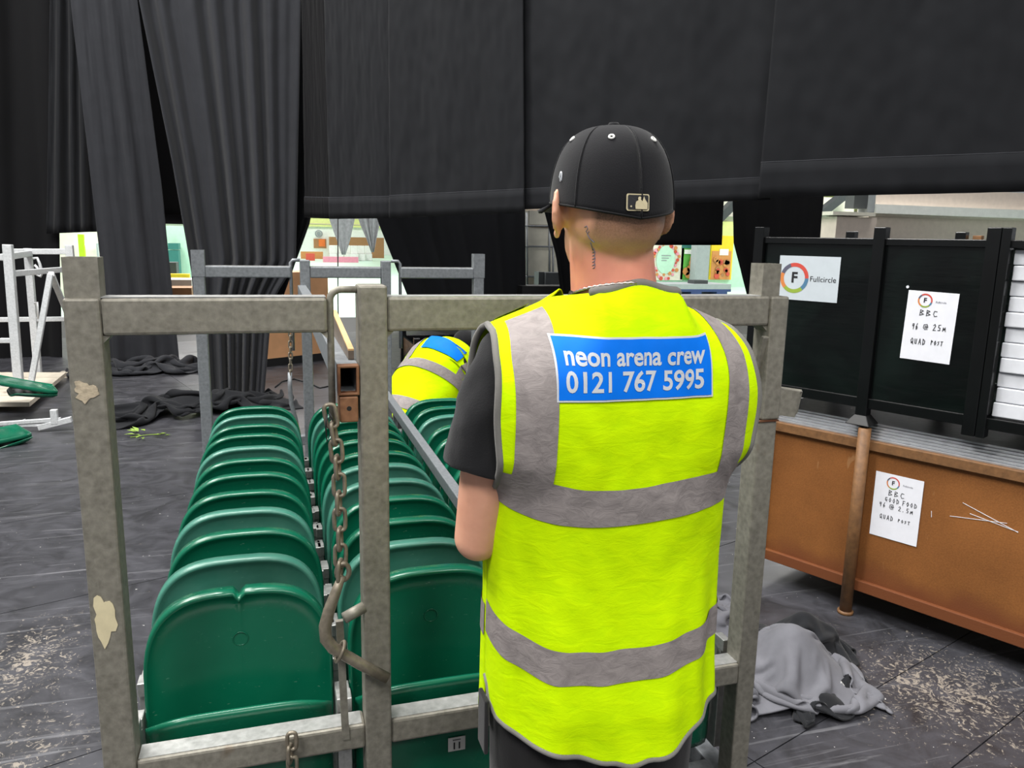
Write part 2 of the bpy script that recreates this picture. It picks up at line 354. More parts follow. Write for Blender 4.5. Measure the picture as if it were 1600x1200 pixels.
# ------------------------------------------------------------------ the setting: floor, hall beyond
ANG = math.radians(18.8); EU = Vector((math.cos(ANG), math.sin(ANG), 0)); EV = Vector((-math.sin(ANG), math.cos(ANG), 0))
b = MB()
b.box(-16, 16, -4, 16, -.06, -.014)
floor = tag(b.build('floor', 'black_dull'), kind='structure')
vb = [-3.94, -2.72, -1.5, -.29, .924, 1.30, 2.52, 3.74, 4.96, 6.18, 7.40, 8.62, 9.84, 11.06, 12.28, 13.5, 14.72]
ub = [1.93 + 2.44 * i for i in range(-5, 5)]
panel_me = {}
for i in range(len(vb) - 1):
    for j in range(len(ub) - 1):
        dv, du = round(vb[i + 1] - vb[i], 3), 2.44
        cen = EU * (ub[j] + .5 * du) + EV * (vb[i] + dv / 2)
        if not (-9 < cen.x < 10 and -2.5 < cen.y < 13): continue
        if dv not in panel_me:
            q = MB(); g = .0022; q.box(-du / 2 + g, du / 2 - g, -dv / 2 + g, dv / 2 - g, -.014, 0); panel_me[dv] = q.mesh('floor_panel'); panel_me[dv].materials.append(M['floor'])
        o = bpy.data.objects.new('floor_panel', panel_me[dv]); C.objects.link(o); o.location = cen; o.rotation_euler.z = ANG; o.parent = floor
b = MB(); b.box(-60, 80, 13.2, 76, -.05, -.02); tag(b.build('floor_hall', 'hall_floor'), kind='structure')
b = MB(); b.box(-60, 80, 72, 72.3, -.02, 12); wb = tag(b.build('wall_back', 'far_white'), kind='structure')
b = MB(); b.box(-58, 78, 71.7, 72, 2.4, 12); b.build('trim_band', 'far_yellow', wb)
for i in range(10):
    b = MB(); b.box(-58, 78, 71.62, 71.7, 2.6 + i * .55, 2.66 + i * .55); b.build('wall_batten', 'far_beige', wb)

# ------------------------------------------------------------------ the seat trolley in front
T = thing('seat_trolley', (.41, 2.9, 0), 'galvanised steel seat trolley with chain and pin, loaded with green seats', 'trolley', world_parts=True)
GY0, GY1 = 1.594, 1.66
def post(x0, x1, y0, y1, z0, z1, mat, name='post'):
    b = MB(); b.hollow(((x0 + x1) / 2, (y0 + y1) / 2, z0), ((x0 + x1) / 2, (y0 + y1) / 2, z1), y1 - y0, x1 - x0, up=(1, 0, 0)) if False else b.box(x0, x1, y0, y1, z0, z1)
    return b.build(name, mat, T, .005)
def rail(x0, x1, y0, y1, z0, z1, mat='galv', name='rail'):
    b = MB(); b.box(x0, x1, y0, y1, z0, z1); return b.build(name, mat, T, .006)
def stub(x, y, z0, z1, mat, s=.052, h=.045):
    b = MB(); b.hollow((x, y, z0 - .03), (x, y, z1), h, s, .004, up=(1, 0, 0)); o = b.build('post_stub', mat, T)
    b = MB(); b.box(x - s / 2 + .004, x + s / 2 - .004, y - h / 2 + .004, y + h / 2 - .004, z1 - .06, z1 - .05); b.build('stub_plug', 'rust_steel', o)
# near gate
lp = post(-.375, -.313, GY0, GY1, .10, 1.497, 'galv'); stub(-.342, 1.627, 1.497, 1.572, 'galv', .060, .052)
rp = post(1.146, 1.197, GY0, GY1, 1.19, 1.497, 'galv'); stub(1.146, 1.627, 1.497, 1.575, 'galv', .050, .052)
post(1.140, 1.193, GY0 + .002, GY1, .10, 1.186, 'galv', 'lower_post')
b = MB(); b.bar((1.147, 1.60, 1.40), (1.147, 1.655, 1.20), .03, .012); b.build('gusset', 'galv', T, .003)
mp = post(.162, .221, GY0 - .004, GY1, .10, 1.522, 'galv')
rail(-.313, .100, GY0 + .004, GY1 - .004, 1.426, 1.497); rail(.221, 1.146, GY0 + .004, GY1 - .004, 1.426, 1.498)
for xa, xb in ((-.325, .098), (.222, 1.146)):                       # thin strips of brighter steel laid on the top faces
    b = MB(); b.box(xa, xb, GY0 + .008, GY1 - .008, 1.497, 1.499); b.build('top_strip', 'galv_edge', T)
rail(-.313, .162, GY0 + .004, GY1, .468, .527); rail(.221, 1.142, GY0 + .004, GY1, .468, .527)
for xa, xb in ((-.310, .155), (.222, 1.14)):
    b = MB(); b.box(xa, xb, GY0 + .012, GY1 - .006, .527, .5285); b.build('top_strip', 'galv_edge', T)
# weld fillets in the corners of the gate
for x, z, sx in ((-.313, 1.426, 1), (.221, 1.426, 1), (1.146, 1.426, -1), (.100, 1.426, -1)):
    b = MB(); b.add([(x, GY0 + .01, z), (x + .014 * sx, GY0 + .01, z), (x, GY0 + .01, z - .014), (x, GY1 - .01, z), (x + .014 * sx, GY1 - .01, z), (x, GY1 - .01, z - .014)], [(0, 1, 2), (3, 5, 4), (1, 4, 5, 2), (0, 3, 4, 1), (0, 2, 5, 3)])
    b.build('weld', 'galv', T)
# latch loop beside the middle post
b = MB(); lo = [(.107, 1.62, 1.24)] + [(.107, 1.62, 1.42), (.107, 1.62, 1.490)] + [(.107 + .022 * (1 - math.cos(a)), 1.62, 1.490 + .022 * math.sin(a)) for a in (.4, .8, 1.2, 1.57)] + [(.162, 1.62, 1.512)]
b.tube(lo, .0075, 10); b.build('latch_loop', 'galv', T)
# centre beam whose open rusty end shows beside the post
b = MB(); b.hollow((.139, 1.60, 1.327), (.139, 4.30, 1.325), .042, .062, .005); b.build('centre_beam', 'galv_far', T)
b = MB(); b.hollow((.139, 1.588, 1.327), (.139, 1.612, 1.327), .044, .064, .006); b.build('beam_end', 'rust_steel', T, .002)
b = MB(); b.box(.120, .158, 1.588, 1.65, 1.238, 1.293); br = b.build('beam_bracket', 'rust_steel', T, .003)
b = MB(); b.disc((.139, 1.5882, 1.268), (0, -1, 0), .005, 14, .0008); b.build('bracket_hole', 'black_dull', br)
# flaked paint and a torn label on the left post
random.seed(4)
def flake(cx, cz, w_, h_, mat, name):
    n_ = 22; pts = []
    for i in range(n_):
        a = 2 * math.pi * i / n_; r_ = 1 + .35 * math.sin(3 * a + cx * 50) * random.random() + random.uniform(-.18, .18)
        pts.append((cx + w_ * r_ * math.cos(a), cz + h_ * r_ * math.sin(a)))
    pts = [(min(max(x, -.3745), -.315), z) for x, z in pts]
    bb = MB(); bb.add([(x, GY0 - .0004, z) for x, z in pts] + [(x, GY0 - .0016, z) for x, z in pts], [tuple(range(n_, 2 * n_))] + [(i, (i + 1) % n_, (i + 1) % n_ + n_, i + n_) for i in range(n_)])
    bb.build(name, mat, lp)
flake(-.347, 1.322, .021, .019, 'label_scrap', 'torn_label'); flake(-.349, .86, .020, .05, 'cream_paint', 'paint_flake')
# bracket bar, locking pin and chain
b = MB(); b.tube([(.119, 1.588, .80), (.164, 1.60, .815)], .013, 10); b.build('pin_socket', 'galv', T)
b = MB(); b.bar((.110, 1.60, .79), (.118, 1.60, .50), .016, .012, up=(0, 1, 0)); b.build('latch_strap', 'galv', T)
b = MB(); pin = [(.116, 1.575, .905), (.103, 1.57, .875), (.087, 1.566, .835), (.077, 1.562, .80), (.078, 1.56, .772), (.092, 1.558, .75), (.115, 1.556, .732), (.15, 1.552, .706), (.206, 1.545, .668)]
b.tube(pin, [.008, .011, .0125, .0135, .0135, .0132, .0125, .0125, .012], 14); lpin = b.build('locking_pin', 'chain', T)
b = MB(); b.tube([(.118 + .013 * math.cos(a), 1.575 - .004 * math.sin(a), .914 + .021 * math.sin(a)) for a in [2 * math.pi * i / 16 for i in range(16)]], .0055, 8, True); b.build('pin_eye', 'chain', lpin)
b = MB(); b.tube([(.107 + .02 * math.cos(a) * .5, 1.557 + .018 * math.sin(a), .740 + .02 * math.cos(a)) for a in [2 * math.pi * i / 16 for i in range(16)]], .004, 8, True); b.build('pin_washer', 'chain', lpin)
def link(p, d, L, W, r, flip, name='chain_link', mat='chain'):
    p = Vector(p); d = Vector(d).normalized(); s = Vector((1, 0, 0)) if not flip else Vector((.35, .94, 0)); s = (s - d * s.dot(d)).normalized(); pts = []
    for k_ in range(20):
        a = 2 * math.pi * k_ / 20; c_, s_ = math.cos(a), math.sin(a)
        pts.append(p + s * (W / 2 - r) * (abs(c_) ** .7 * (1 if c_ > 0 else -1)) + d * ((L / 2 - W / 2) * (1 if s_ >= 0 else -1) * min(1, abs(s_) * 4) + (W / 2 - r) * s_))
    bb = MB(); bb.tube(pts, r, 7, True); return bb.build(name, mat, T)
ch = [(.118, 1.580, 1.262), (.113, 1.578, 1.235)]
xz = [(517, 650), (522, 677), (526, 705), (527, 730), (530, 758), (529, 786), (531, 812), (531, 842), (532, 868), (531, 892)]
for i, (px, py) in enumerate(xz):
    p = at(px, py, 1.577); q = at(*xz[min(i + 1, len(xz) - 1)], 1.577); o_ = at(*xz[max(i - 1, 0)], 1.577)
    link(p, (q - o_), .058, .032, .0045, i % 2 == 1)
b = MB(); b.tube([at(511, 648, 1.572), at(509, 668, 1.572), at(511, 690, 1.574), at(519, 672, 1.572), at(520, 655, 1.572), at(514, 645, 1.572)], .0022, 6); b.build('cable_tie', 'black_dull', T)
for i, (px, py) in enumerate([(456, 1158), (453, 1178), (457, 1196), (455, 1216)]):
    link(at(px, py, 1.582), (0, 0, 1), .05, .028, .0045, i % 2 == 1)
# side sleeve on the right post
b = MB(); b.hollow((1.19, 1.628, 1.235), (1.272, 1.624, 1.222), .062, .066, .005, cut=-.024); b.build('side_sleeve', 'galv', T)
b = MB(); b.hollow((1.166, 1.627, 1.186), (1.166, 1.627, 1.190), .069, .057, .006, up=(1, 0, 0)); b.build('post_collar', 'rust_steel', T)
# base frame, beams and castors
for x in (-.344, 1.168):
    b = MB(); b.box(x - .03, x + .03, 1.66, 4.27, .10, .16); b.build('base_rail', 'galv_far', T, .005)
for y in (1.69, 2.9, 4.22):
    b = MB(); b.box(-.31, 1.14, y - .03, y + .03, .10, .16); b.build('base_cross_rail', 'galv_far', T, .005)
for x in (-.30, .07, .16, .53, .62, .99):
    b = MB(); b.box(x - .02, x + .02, 1.665, 4.2, .16, .215); b.build('seat_beam', 'galv_far', T)
for x in (-.344, .19, 1.168):
    for y in (1.70, 4.2):
        b = MB(); b.tube([(x - .02, y, .05), (x + .02, y, .05)], .05, 18); w_ = b.build('castor', 'black_dull', T)
        b = MB(); b.box(x - .027, x + .027, y - .02, y + .02, .05, .10); b.build('castor_fork', 'galv_far', w_)
# far gate
FY = 4.29
for x0, x1, z1, st_ in ((-.402, -.345, 1.455, 1), (.132, .185, 1.49, 0), (.565, .617, 1.49, 0), (1.09, 1.15, 1.455, 1)):
    post(x0, x1, FY, FY + .055, .10, z1, 'galv_far')
    if st_: b = MB(); b.hollow(((x0 + x1) / 2, FY + .027, 1.40), ((x0 + x1) / 2, FY + .027, 1.535), .058, .064, .004, up=(1, 0, 0)); b.build('post_cap', 'galv_far', T)
for x0, x1 in ((-.345, .085), (.185, .565), (.672, 1.09)):
    rail(x0, x1, FY + .004, FY + .05, 1.395, 1.455, 'galv_far')
    b = MB(); b.box(x0, x1, FY + .01, FY + .045, 1.455, 1.457); b.build('top_strip', 'galv_edge', T)
for x, s_ in ((.085, 1), (.672, -1)):
    b = MB(); b.tube([(x, FY + .03, 1.0), (x, FY + .03, 1.475), (x + .012 * s_, FY + .03, 1.488), (x + .05 * s_, FY + .03, 1.488)], .009, 8); b.build('latch_loop', 'galv_far', T)
rail(-.345, 1.09, FY + .004, FY + .05, .47, .525, 'galv_far')
# side rails between seat columns
b = MB(); b.box(.560, .596, 1.9, 4.29, .72, .765); b.build('side_rail', 'galv_far', T, .003)
for y in (2.3, 3.9):
    b = MB(); b.box(.567, .589, y, y + .03, .16, .72); b.build('rail_stay', 'galv_far', T)
# far chain and lever
for i, py in enumerate(range(520, 584, 9)):
    link(at(454, py, 4.2), (0, 0, 1), .045, .026, .0045, i % 2 == 1)
b = MB(); b.tube([at(453, 582, 4.2), at(453, 605, 4.2), at(455, 630, 4.2), at(462, 655, 4.2), at(464, 668, 4.2)], .012, 10); b.build('locking_pin', 'galv_far', T)
# plywood sheet standing on the centre beam
ps = thing('plywood_sheet', (.15, 3.2, 1.36), 'dark brown plywood sheet with pale tan edge lying along the centre beam', 'board', world_parts=True)
def skew_box(b, x0, x1, y0, y1, za0, za1, zb0, zb1):
    return b.add([(x0, y0, za0), (x1, y0, za0), (x1, y1, zb0), (x0, y1, zb0), (x0, y0, za1), (x1, y0, za1), (x1, y1, zb1), (x0, y1, zb1)],
                 [(0, 3, 2, 1), (4, 5, 6, 7), (0, 1, 5, 4), (1, 2, 6, 5), (2, 3, 7, 6), (3, 0, 4, 7)])
skew_box(MB(), .146, .158, 1.665, 2.14, 1.359, 1.378, 1.359, 1.418).build('sheet_face', 'ply_face', ps)
skew_box(MB(), .146, .158, 1.665, 2.14, 1.378, 1.382, 1.418, 1.422).build('sheet_edge', 'ply', ps)

# ------------------------------------------------------------------ tip-up seats
def outline(nick=False):
    pts = [(-.190, .0), (-.198, .06), (-.205, .16), (-.211, .28)]
    for i in range(1, 30):
        a = math.pi - math.pi * i / 30; c_, s_ = math.cos(a), math.sin(a)
        x = .213 * (abs(c_) ** (2 / 3.2)) * (1 if c_ > 0 else -1); z_ = .36 + .22 * abs(s_) ** (2 / 3.0)
        if nick and i == 15: continue
        pts.append((x, z_))
        if nick and i == 14: pts += [(-.013, .5795), (-.006, .571), (.001, .562), (.006, .570), (.016, .5798)]
    pts += [(.211, .28), (.205, .16), (.198, .06), (.190, .0)]
    return pts
def seat_back(nick=False):
    P = outline(nick); n_ = len(P); b = MB(); vs = []; rings = [(1.0, .026), (1.0, .006), (.992, -.003), (.975, -.007), (.955, -.004), (.93, .005), (.8, .013), (.55, .021), (.25, .026), (.25, .032), (.6, .028), (.93, .014), (.985, .026)]
    for s_, y_ in rings:
        for x, z_ in P:
            zz = .30 + (z_ - .30) * s_; vs.append((x * s_, y_ + .075 * (zz / .58) ** 1.3, zz))
    fs = []
    R_ = len(rings)
    for r_ in range(R_ - 1):
        if rings[r_][0] == .25 and rings[r_ + 1][0] == .25: continue
        for i in range(n_):
            j = (i + 1) % n_; fs.append((r_ * n_ + i, r_ * n_ + j, (r_ + 1) * n_ + j, (r_ + 1) * n_ + i))
    fs.append(tuple(8 * n_ + i for i in range(n_))); fs.append(tuple(9 * n_ + i for i in reversed(range(n_))))
    for i in range(n_): j = (i + 1) % n_; fs.append(((R_ - 1) * n_ + i, (R_ - 1) * n_ + j, j, i))
    return b.add(vs, fs, True)
def seat_pan():
    b = MB(); vs = []; prof = [(.0, -.020), (.03, -.040), (.12, -.046), (.24, -.045), (.318, -.044), (.330, -.049), (.342, -.053), (.350, -.048), (.350, -.040), (.335, -.030), (.25, -.020), (.0, .0)]
    nx = 24
    for i in range(nx + 1):
        s_ = -1 + 2 * i / nx; e = max(0, 1 - abs(s_) ** 8)
        for z_, y_ in prof:
            zc = z_ - (.035 * abs(s_) ** 5 if z_ > .2 else 0)
            vs.append((s_ * .203, (y_ - .002) * (.35 + .65 * e) - .004, zc))
    m_ = len(prof); fs = []
    for i in range(nx):
        for j in range(m_):
            k_ = (j + 1) % m_; fs.append((i * m_ + j, i * m_ + k_, (i + 1) * m_ + k_, (i + 1) * m_ + j))
    fs.append(tuple(range(m_))); fs.append(tuple(nx * m_ + j for j in reversed(range(m_))))
    return b.add(vs, fs, True)
def make_seat(mat, nick=False):
    s = thing('tip_up_seat', (0, 0, 0), 'x', 'seat')
    bk = seat_back(nick).build('backrest', mat, s)
    b = MB(); zc = .455; yc = .0775 * (zc / .58) ** 1.3 + .0195
    b.tube([(.017 * math.cos(a), yc - .002, zc + .017 * math.sin(a)) for a in [2 * math.pi * i / 24 for i in range(24)]], .0014, 6, True); b.disc((0, yc + .004, zc), (0, -1, 0), .015, 20, .004); b.build('plug', mat, bk)
    seat_pan().build('seat_pan', mat, s)
    for sx in (-1, 1):
        b = MB(); b.box(sx * .224 - .010, sx * .224 + .010, -.04, .055, .0, .30); b.box(sx * .224 - .011, sx * .224 + .011, -.05, -.005, .30, .335); b.box(sx * .224 - .011, sx * .224 + .011, .01, .05, .30, .322); b.build('hinge_bracket', 'galv_edge', s, .002)
    return s
PG = make_seat('green'); PF = make_seat('green_faded'); PN = make_seat('green', True)
ordn = ['first', 'second', 'third', 'fourth', 'fifth', 'sixth', 'seventh', 'eighth', 'ninth', 'tenth', 'eleventh', 'twelfth']
cols = [(-.112, 'column beside the paint-flaked outer post', {1, 3, 7, 10}), (.348, 'middle column behind the hanging chain', {1, 4, 5, 10}), (.815, 'column behind the worker and side rail', {3, 9})]
SEAT = {}
for ci, (cx, cn, fd) in enumerate(cols):
    for i in range(12):
        src = PN if (ci == 0 and i == 0) else PF if i in fd else PG
        o = copy_tree(src); random.seed(ci * 20 + i)
        o.location = (cx + random.uniform(-.006, .006), 1.722 + .1865 * i + random.uniform(-.01, .01), .215)
        if ci == 2 and i == 0: o.location.x = .93
        extra = 'chipped ' if (ci == 0 and i == 0) else 'faded ' if i in fd else ''
        tag(o, f'{extra}green plastic seat, {ordn[i]} from near gate, {cn}', 'seat', 'green tip-up seats on the trolley'); SEAT[ci, i] = o
def drop(o):
    for c_ in list(o.children): drop(c_)
    bpy.data.objects.remove(o)
for s in (PF, PN): drop(s)
# number plate 11
sp_ = SEAT[1, 0]; b = MB(); px, pz, py = .040, .170, -.0535
b.box(px - .022, px + .022, py - .002, py, pz - .020, pz + .018); npl = b.build('number_plate', 'white_plate', sp_, .003)
lettering('11', .026, (px, py - .0026, pz - .006), (1, 0, 0), (0, 0, 1), 'pen', npl, .0006)
b = MB()
for i in range(6): b.box(px - .010 + i * .0034, px - .0078 + i * .0034, py - .0027, py - .0022, pz + .0095, pz + .0125)
tag(b.build('small_print', 'pen', npl), kind='stuff')

# ------------------------------------------------------------------ drapes
def drape_obj(name, L, R_, ztop, mat, label, group='black drapes hung around the stage', folds=7, amp=.10, seed=0, nu=110, nv=44, hem=0, wrinkle=.012, taper=None, mode='up', zoff=0.):
    """L, R_: left and right edge lists of (x, y, z) from the bottom up; the edges carry on to ztop"""
    L = [Vector(p) for p in L]; R_ = [Vector(p) for p in R_]
    def along(E, z):
        if z <= E[0].z: return E[0].xy
        for a, c in zip(E, E[1:]):
            if z <= c.z: t = (z - a.z) / max(1e-6, c.z - a.z); return a.xy.lerp(c.xy, t)
        return E[-1].xy
    rnd = random.Random(seed); ph = [(rnd.uniform(.6, 1.5), rnd.uniform(0, 6.28), rnd.uniform(.3, 1)) for _ in range(4)]
    zb0, zb1 = L[0].z, R_[0].z
    def P(u, v):
        zb = zb0 + (zb1 - zb0) * u; z = zb + (ztop - zb) * v
        a, c = along(L, z), along(R_, z); d = (c - a); n = Vector((d.y, -d.x)).normalized()
        f = sum(w_ * math.sin(2 * math.pi * folds * k_ * u + p_ + .5 * math.sin(3 * v + p_)) for k_, p_, w_ in ph) / 2
        f = math.copysign(abs(f) ** .8, f)
        wn = noise.noise(Vector((u * 9 + seed, z * 2.2, seed))) + .6 * noise.noise(Vector((u * 20 + z * 5, z * 6 - u * 9, seed + 3)))
        off = amp * f * (.6 + .4 * math.sin(2.1 * v + seed)) + wrinkle * wn
        p = a + d * u + n * off
        if mode == 'hang': zz = z + (0.02 * noise.noise(Vector((u * 4, seed, 0))) if v == 0 else 0)
        else: zz = z
        return Vector((p.x, p.y, zz + zoff))
    b = MB(); b.grid(P, nu, nv); root = b.build(name, mat)
    so = root.modifiers.new('thick', 'SOLIDIFY'); so.thickness = .006; so.offset = 0
    if hem:
        h = MB(); v1 = hem / (ztop - (zb0 + zb1) / 2)
        def H(u, v):
            e = .002; p0 = P(u, v * v1); q = P(min(1, u + .01), v * v1); r_ = P(max(0, u - .01), v * v1); t = (q - r_); nn = Vector((t.y, -t.x, 0)).normalized()
            return p0 + nn * .010
        h.grid(H, nu, 3); ho = h.build('hem', mat, root); s2 = ho.modifiers.new('thick', 'SOLIDIFY'); s2.thickness = .006; s2.offset = 0
        sm_ = MB(); sm_.tube([H(i / nu, 1.0) for i in range(nu + 1)], .0045, 6); sm_.build('hem_seam', 'drape_mid', root)
    return tag(root, label, 'drape', group)
def E_(pts, Y): return [at(x, y, Y) for x, y in pts]
# tall drapes on the left
drape_obj('stage_drape', E_([(-420, 600), (-420, 0)], 11.2), E_([(100, 585), (85, 0)], 11.2), 7, 'drape_dark', 'deep black outermost drape hanging behind the pale steel trolley', folds=9, amp=.10, seed=1)
drape_obj('stage_drape', E_([(72, 365), (78, 0)], 11.0), E_([(152, 362), (140, 0)], 11.0), 7, 'drape', 'short black drape ending above a bright gap behind trolley', folds=3, amp=.06, seed=2)
drape_obj('stage_drape', E_([(168, 577), (160, 440), (110, 0)], 10.4), E_([(282, 577), (254, 300), (215, 0)], 10.4), 7, 'drape_mid', 'narrow black drape with crumpled tail on the floor beside gap', folds=4, amp=.10, seed=3)
drape_obj('stage_drape', E_([(322, 650), (300, 420), (270, 250), (218, 0)], 7.9), E_([(410, 650), (425, 470), (462, 410), (470, 0)], 7.9), 6, 'drape_mid', 'broad black drape gathered towards the floor behind the seats', folds=6, amp=.11, seed=8)
drape_obj('stage_drape', E_([(405, 520), (425, 420), (440, 0)], 8.5), E_([(440, 470), (487, 340), (492, 0)], 8.5), 6, 'drape', 'slanting black drape edge beside the bright central opening', folds=3, amp=.07, seed=5)
drape_obj('stage_drape', E_([(660, 500), (638, 465), (588, 340), (570, 0)], 14.2), E_([(822, 500), (818, 0)], 14.2), 7, 'drape', 'black folded drape between bright opening and cream shutter', folds=5, amp=.14, seed=6)
drape_obj('stage_drape', E_([(880, 500), (868, 400), (848, 325), (840, 200)], 13.4), E_([(925, 500), (915, 400), (892, 320), (880, 200)], 13.4), 7, 'drape_dark', 'thin black drape strip slanting beside the cream shutter', folds=2, amp=.05, seed=7, nu=50)
drape_obj('stage_drape', E_([(960, 383), (960, 200)], 8.8), E_([(1128, 383), (1136, 200)], 8.8), 5, 'drape_dark', 'short flat black drape hanging above the food posters', folds=2, amp=.03, seed=9)
drape_obj('stage_drape', E_([(1178, 500), (1165, 455), (1146, 380), (1142, 200)], 7.6), E_([(1268, 500), (1274, 460), (1288, 310), (1292, 200)], 7.6), 5, 'drape_dark', 'black drape narrowing downwards behind the black crate', folds=4, amp=.06, seed=10)
# raised front drapes, hung in a line across the picture
def VL(px, py, t=None):                                       # the vertical plane in which they hang
    a, c = Vector((.10, 7.0, 0)), Vector((4.5, 3.3, 0)); n = Vector((c.y - a.y, -(c.x - a.x), 0)).normalized()
    r = RIGHT * ((px - 800) / 1200) + DOWN * ((py - 600) / 1200) + FWD
    return CAM + r * ((a - CAM).dot(n) / r.dot(n))
vg = 'raised black drapes in the front line'
def raised(l, r, mat, label, folds, amp, seed, hem=.17, wr=.03, push=0.):
    Lp = [VL(*p) for p in l]; Rp = [VL(*p) for p in r]
    n_ = Vector((-.644, -.765, 0)) * push
    drape_obj('raised_drape', [p + n_ for p in Lp], [p + n_ for p in Rp], 4.6, mat, label, vg, folds=folds, amp=amp, seed=seed, hem=hem, wrinkle=wr, nu=130, nv=90)
raised([(474, 340), (468, 0)], [(528, 342), (506, 0)], 'drape_dark', 'dark narrow return of the raised drape beside the central opening', 1, .01, 21, wr=.004, push=-.03)
raised([(516, 342), (507, 0)], [(622, 341), (620, 0)], 'drape', 'raised black drape panel with straight hem above central opening', 1, .012, 22, wr=.008)
raised([(616, 341), (614, 0)], [(824, 333), (822, 0)], 'drape', 'raised black drape panel with a stepped hem left of the cap', 2, .02, 23, wr=.010, push=.06)
raised([(796, 328), (796, 0)], [(1204, 312), (1226, 0)], 'drape', 'wide raised black drape panel behind the worker in the cap', 2, .025, 24, hem=.145, wr=.012)
raised([(1186, 310), (1214, 0)], [(1800, 296), (1800, 0)], 'drape', 'widest raised black drape panel hanging above the black crates', 2, .03, 25, hem=.22, wr=.014, push=.07)
drape_obj('stage_drape', E_([(180, 335), (180, 0)], 13.0), E_([(320, 335), (320, 0)], 13.0), 7, 'drape_dark', 'black backing drape closing the slit high above mint cabin', folds=2, amp=.04, seed=12, nu=40)
# crumpled tails on the floor
def heap(name, c, rx, ry, h, mat, label, cat, rz=0, seed=0, n=70, ridge=7., parent=None, edge=.25, group=None, flat=1.3):
    b = MB(); ca, sa = math.cos(rz), math.sin(rz)
    def P(u, v):
        a = 2 * math.pi * u; r_ = v
        ox = math.cos(a) * (1 + edge * noise.noise(Vector((math.cos(a) * 1.6 + seed, math.sin(a) * 1.6, 3)))); oy = math.sin(a) * (1 + edge * noise.noise(Vector((math.cos(a) * 1.6 + 7, math.sin(a) * 1.6 + seed, 5))))
        x, y = ox * r_, oy * r_
        q = Vector((x * 1.8 + seed, y * 1.8, seed * .7)); dq = noise.noise_vector(q) * .7; q2 = Vector((x * ridge * .35, y * ridge * .35, seed)) + dq
        rg = 1 - abs(noise.noise(q2)) * 2.2; rg2 = 1 - abs(noise.noise(q2 * 2.3 + Vector((5, 2, 1)))) * 2
        z = h * max(0., (1 - r_ ** 2.2)) ** flat * (.55 + .40 * rg + .16 * rg2) + .012 * (1 - r_)
        z = max(z, .004 + .012 * max(0, rg) * (1 - r_))
        X = x * rx; Y_ = y * ry
        return Vector((c[0] + X * ca - Y_ * sa, c[1] + X * sa + Y_ * ca, c[2] + z))
    b.grid(P, n * 2, n // 2)
    o = b.build(name, mat, parent)
    return tag(o, label, cat, group) if label else o
def crumple(name, c, sx, sy, press, hump, mat, label=None, cat=None, rz=0., seed=0, n=58, parent=None, steps=260, bend=.25, thick=.006, base=None):
    """a sheet sx by sy pushed together to press times its size: it buckles into folds over a low hump"""
    rng = np.random.RandomState(seed); u = np.linspace(-.5, .5, n); X, Y = np.meshgrid(u, u, indexing='ij')
    P = np.stack([X * sx * press, Y * sy * press, np.zeros_like(X)], -1); hx, hy = sx * press * .42, sy * press * .42
    for k_ in range(9):
        a, f_, p_ = rng.uniform(0, 6.28), rng.uniform(2, 7), rng.uniform(0, 6.28); P[..., 2] += rng.uniform(.2, 1) * .03 * np.sin(f_ * 6.28 * (X * math.cos(a) + Y * math.sin(a)) + p_)
        P[..., 0] += .012 * np.sin(f_ * 5 * Y + p_); P[..., 1] += .012 * np.sin(f_ * 5 * X + a)
    P[..., 2] += .08; dx, dy = sx / (n - 1), sy / (n - 1); V = np.zeros_like(P)
    def floor_(Q):
        r2 = (Q[..., 0] / hx) ** 2 + (Q[..., 1] / hy) ** 2; return .006 + hump * np.exp(-r2 * 1.6)
    def con(A, B, L, w_):
        d = B - A; l_ = np.linalg.norm(d, axis=-1, keepdims=True) + 1e-9; q = d * ((l_ - L) / l_ * .5 * w_); A += q; B -= q
    dg = math.hypot(dx, dy)
    for it in range(steps):
        V *= .90; V[..., 2] -= .0011; Q = P.copy(); P += V
        for _ in range(5):
            for o_ in (0, 1):
                con(P[o_:-1:2], P[o_ + 1::2][:P[o_:-1:2].shape[0]], dx, 1); con(P[:, o_:-1:2], P[:, o_ + 1::2][:, :P[:, o_:-1:2].shape[1]], dy, 1)
                con(P[o_:-1:2, :-1], P[o_ + 1::2, 1:][:P[o_:-1:2].shape[0]], dg, .5); con(P[o_:-1:2, 1:], P[o_ + 1::2, :-1][:P[o_:-1:2].shape[0]], dg, .5)
            con(P[:-3], P[3:], dx * 2.9, bend * .3); con(P[:, :-3], P[:, 3:], dy * 2.9, bend * .3)
            fl = floor_(P); P[..., 2] = np.maximum(P[..., 2], fl)
            lim = 1.15; P[..., 0] = np.clip(P[..., 0], -sx * press * .5 * lim, sx * press * .5 * lim); P[..., 1] = np.clip(P[..., 1], -sy * press * .5 * lim, sy * press * .5 * lim)
        V = P - Q; on = P[..., 2] <= fl + .002; V[on] *= .4
    ca, sa = math.cos(rz), math.sin(rz); W = P.reshape(-1, 3)
    b = MB(); b.add([(c[0] + p[0] * ca - p[1] * sa, c[1] + p[0] * sa + p[1] * ca, c[2] + p[2]) for p in W], [(i * n + j, (i + 1) * n + j, (i + 1) * n + j + 1, i * n + j + 1) for i in range(n - 1) for j in range(n - 1)], True)
    o = b.build(name, mat, parent); m_ = o.modifiers.new('s', 'SUBSURF'); m_.levels = 1; m_.render_levels = 1; s_ = o.modifiers.new('t', 'SOLIDIFY'); s_.thickness = thick; s_.offset = 0
    return tag(o, label, cat) if label else o
c = flo(250, 572); crumple('drape_tail', (c.x - .05, c.y - .3, 0), 2.6, 1.3, .58, .10, 'drape_mid', 'crumpled grey-black drape tail heaped below the narrow drape', 'cloth', rz=.05, seed=3, n=56)
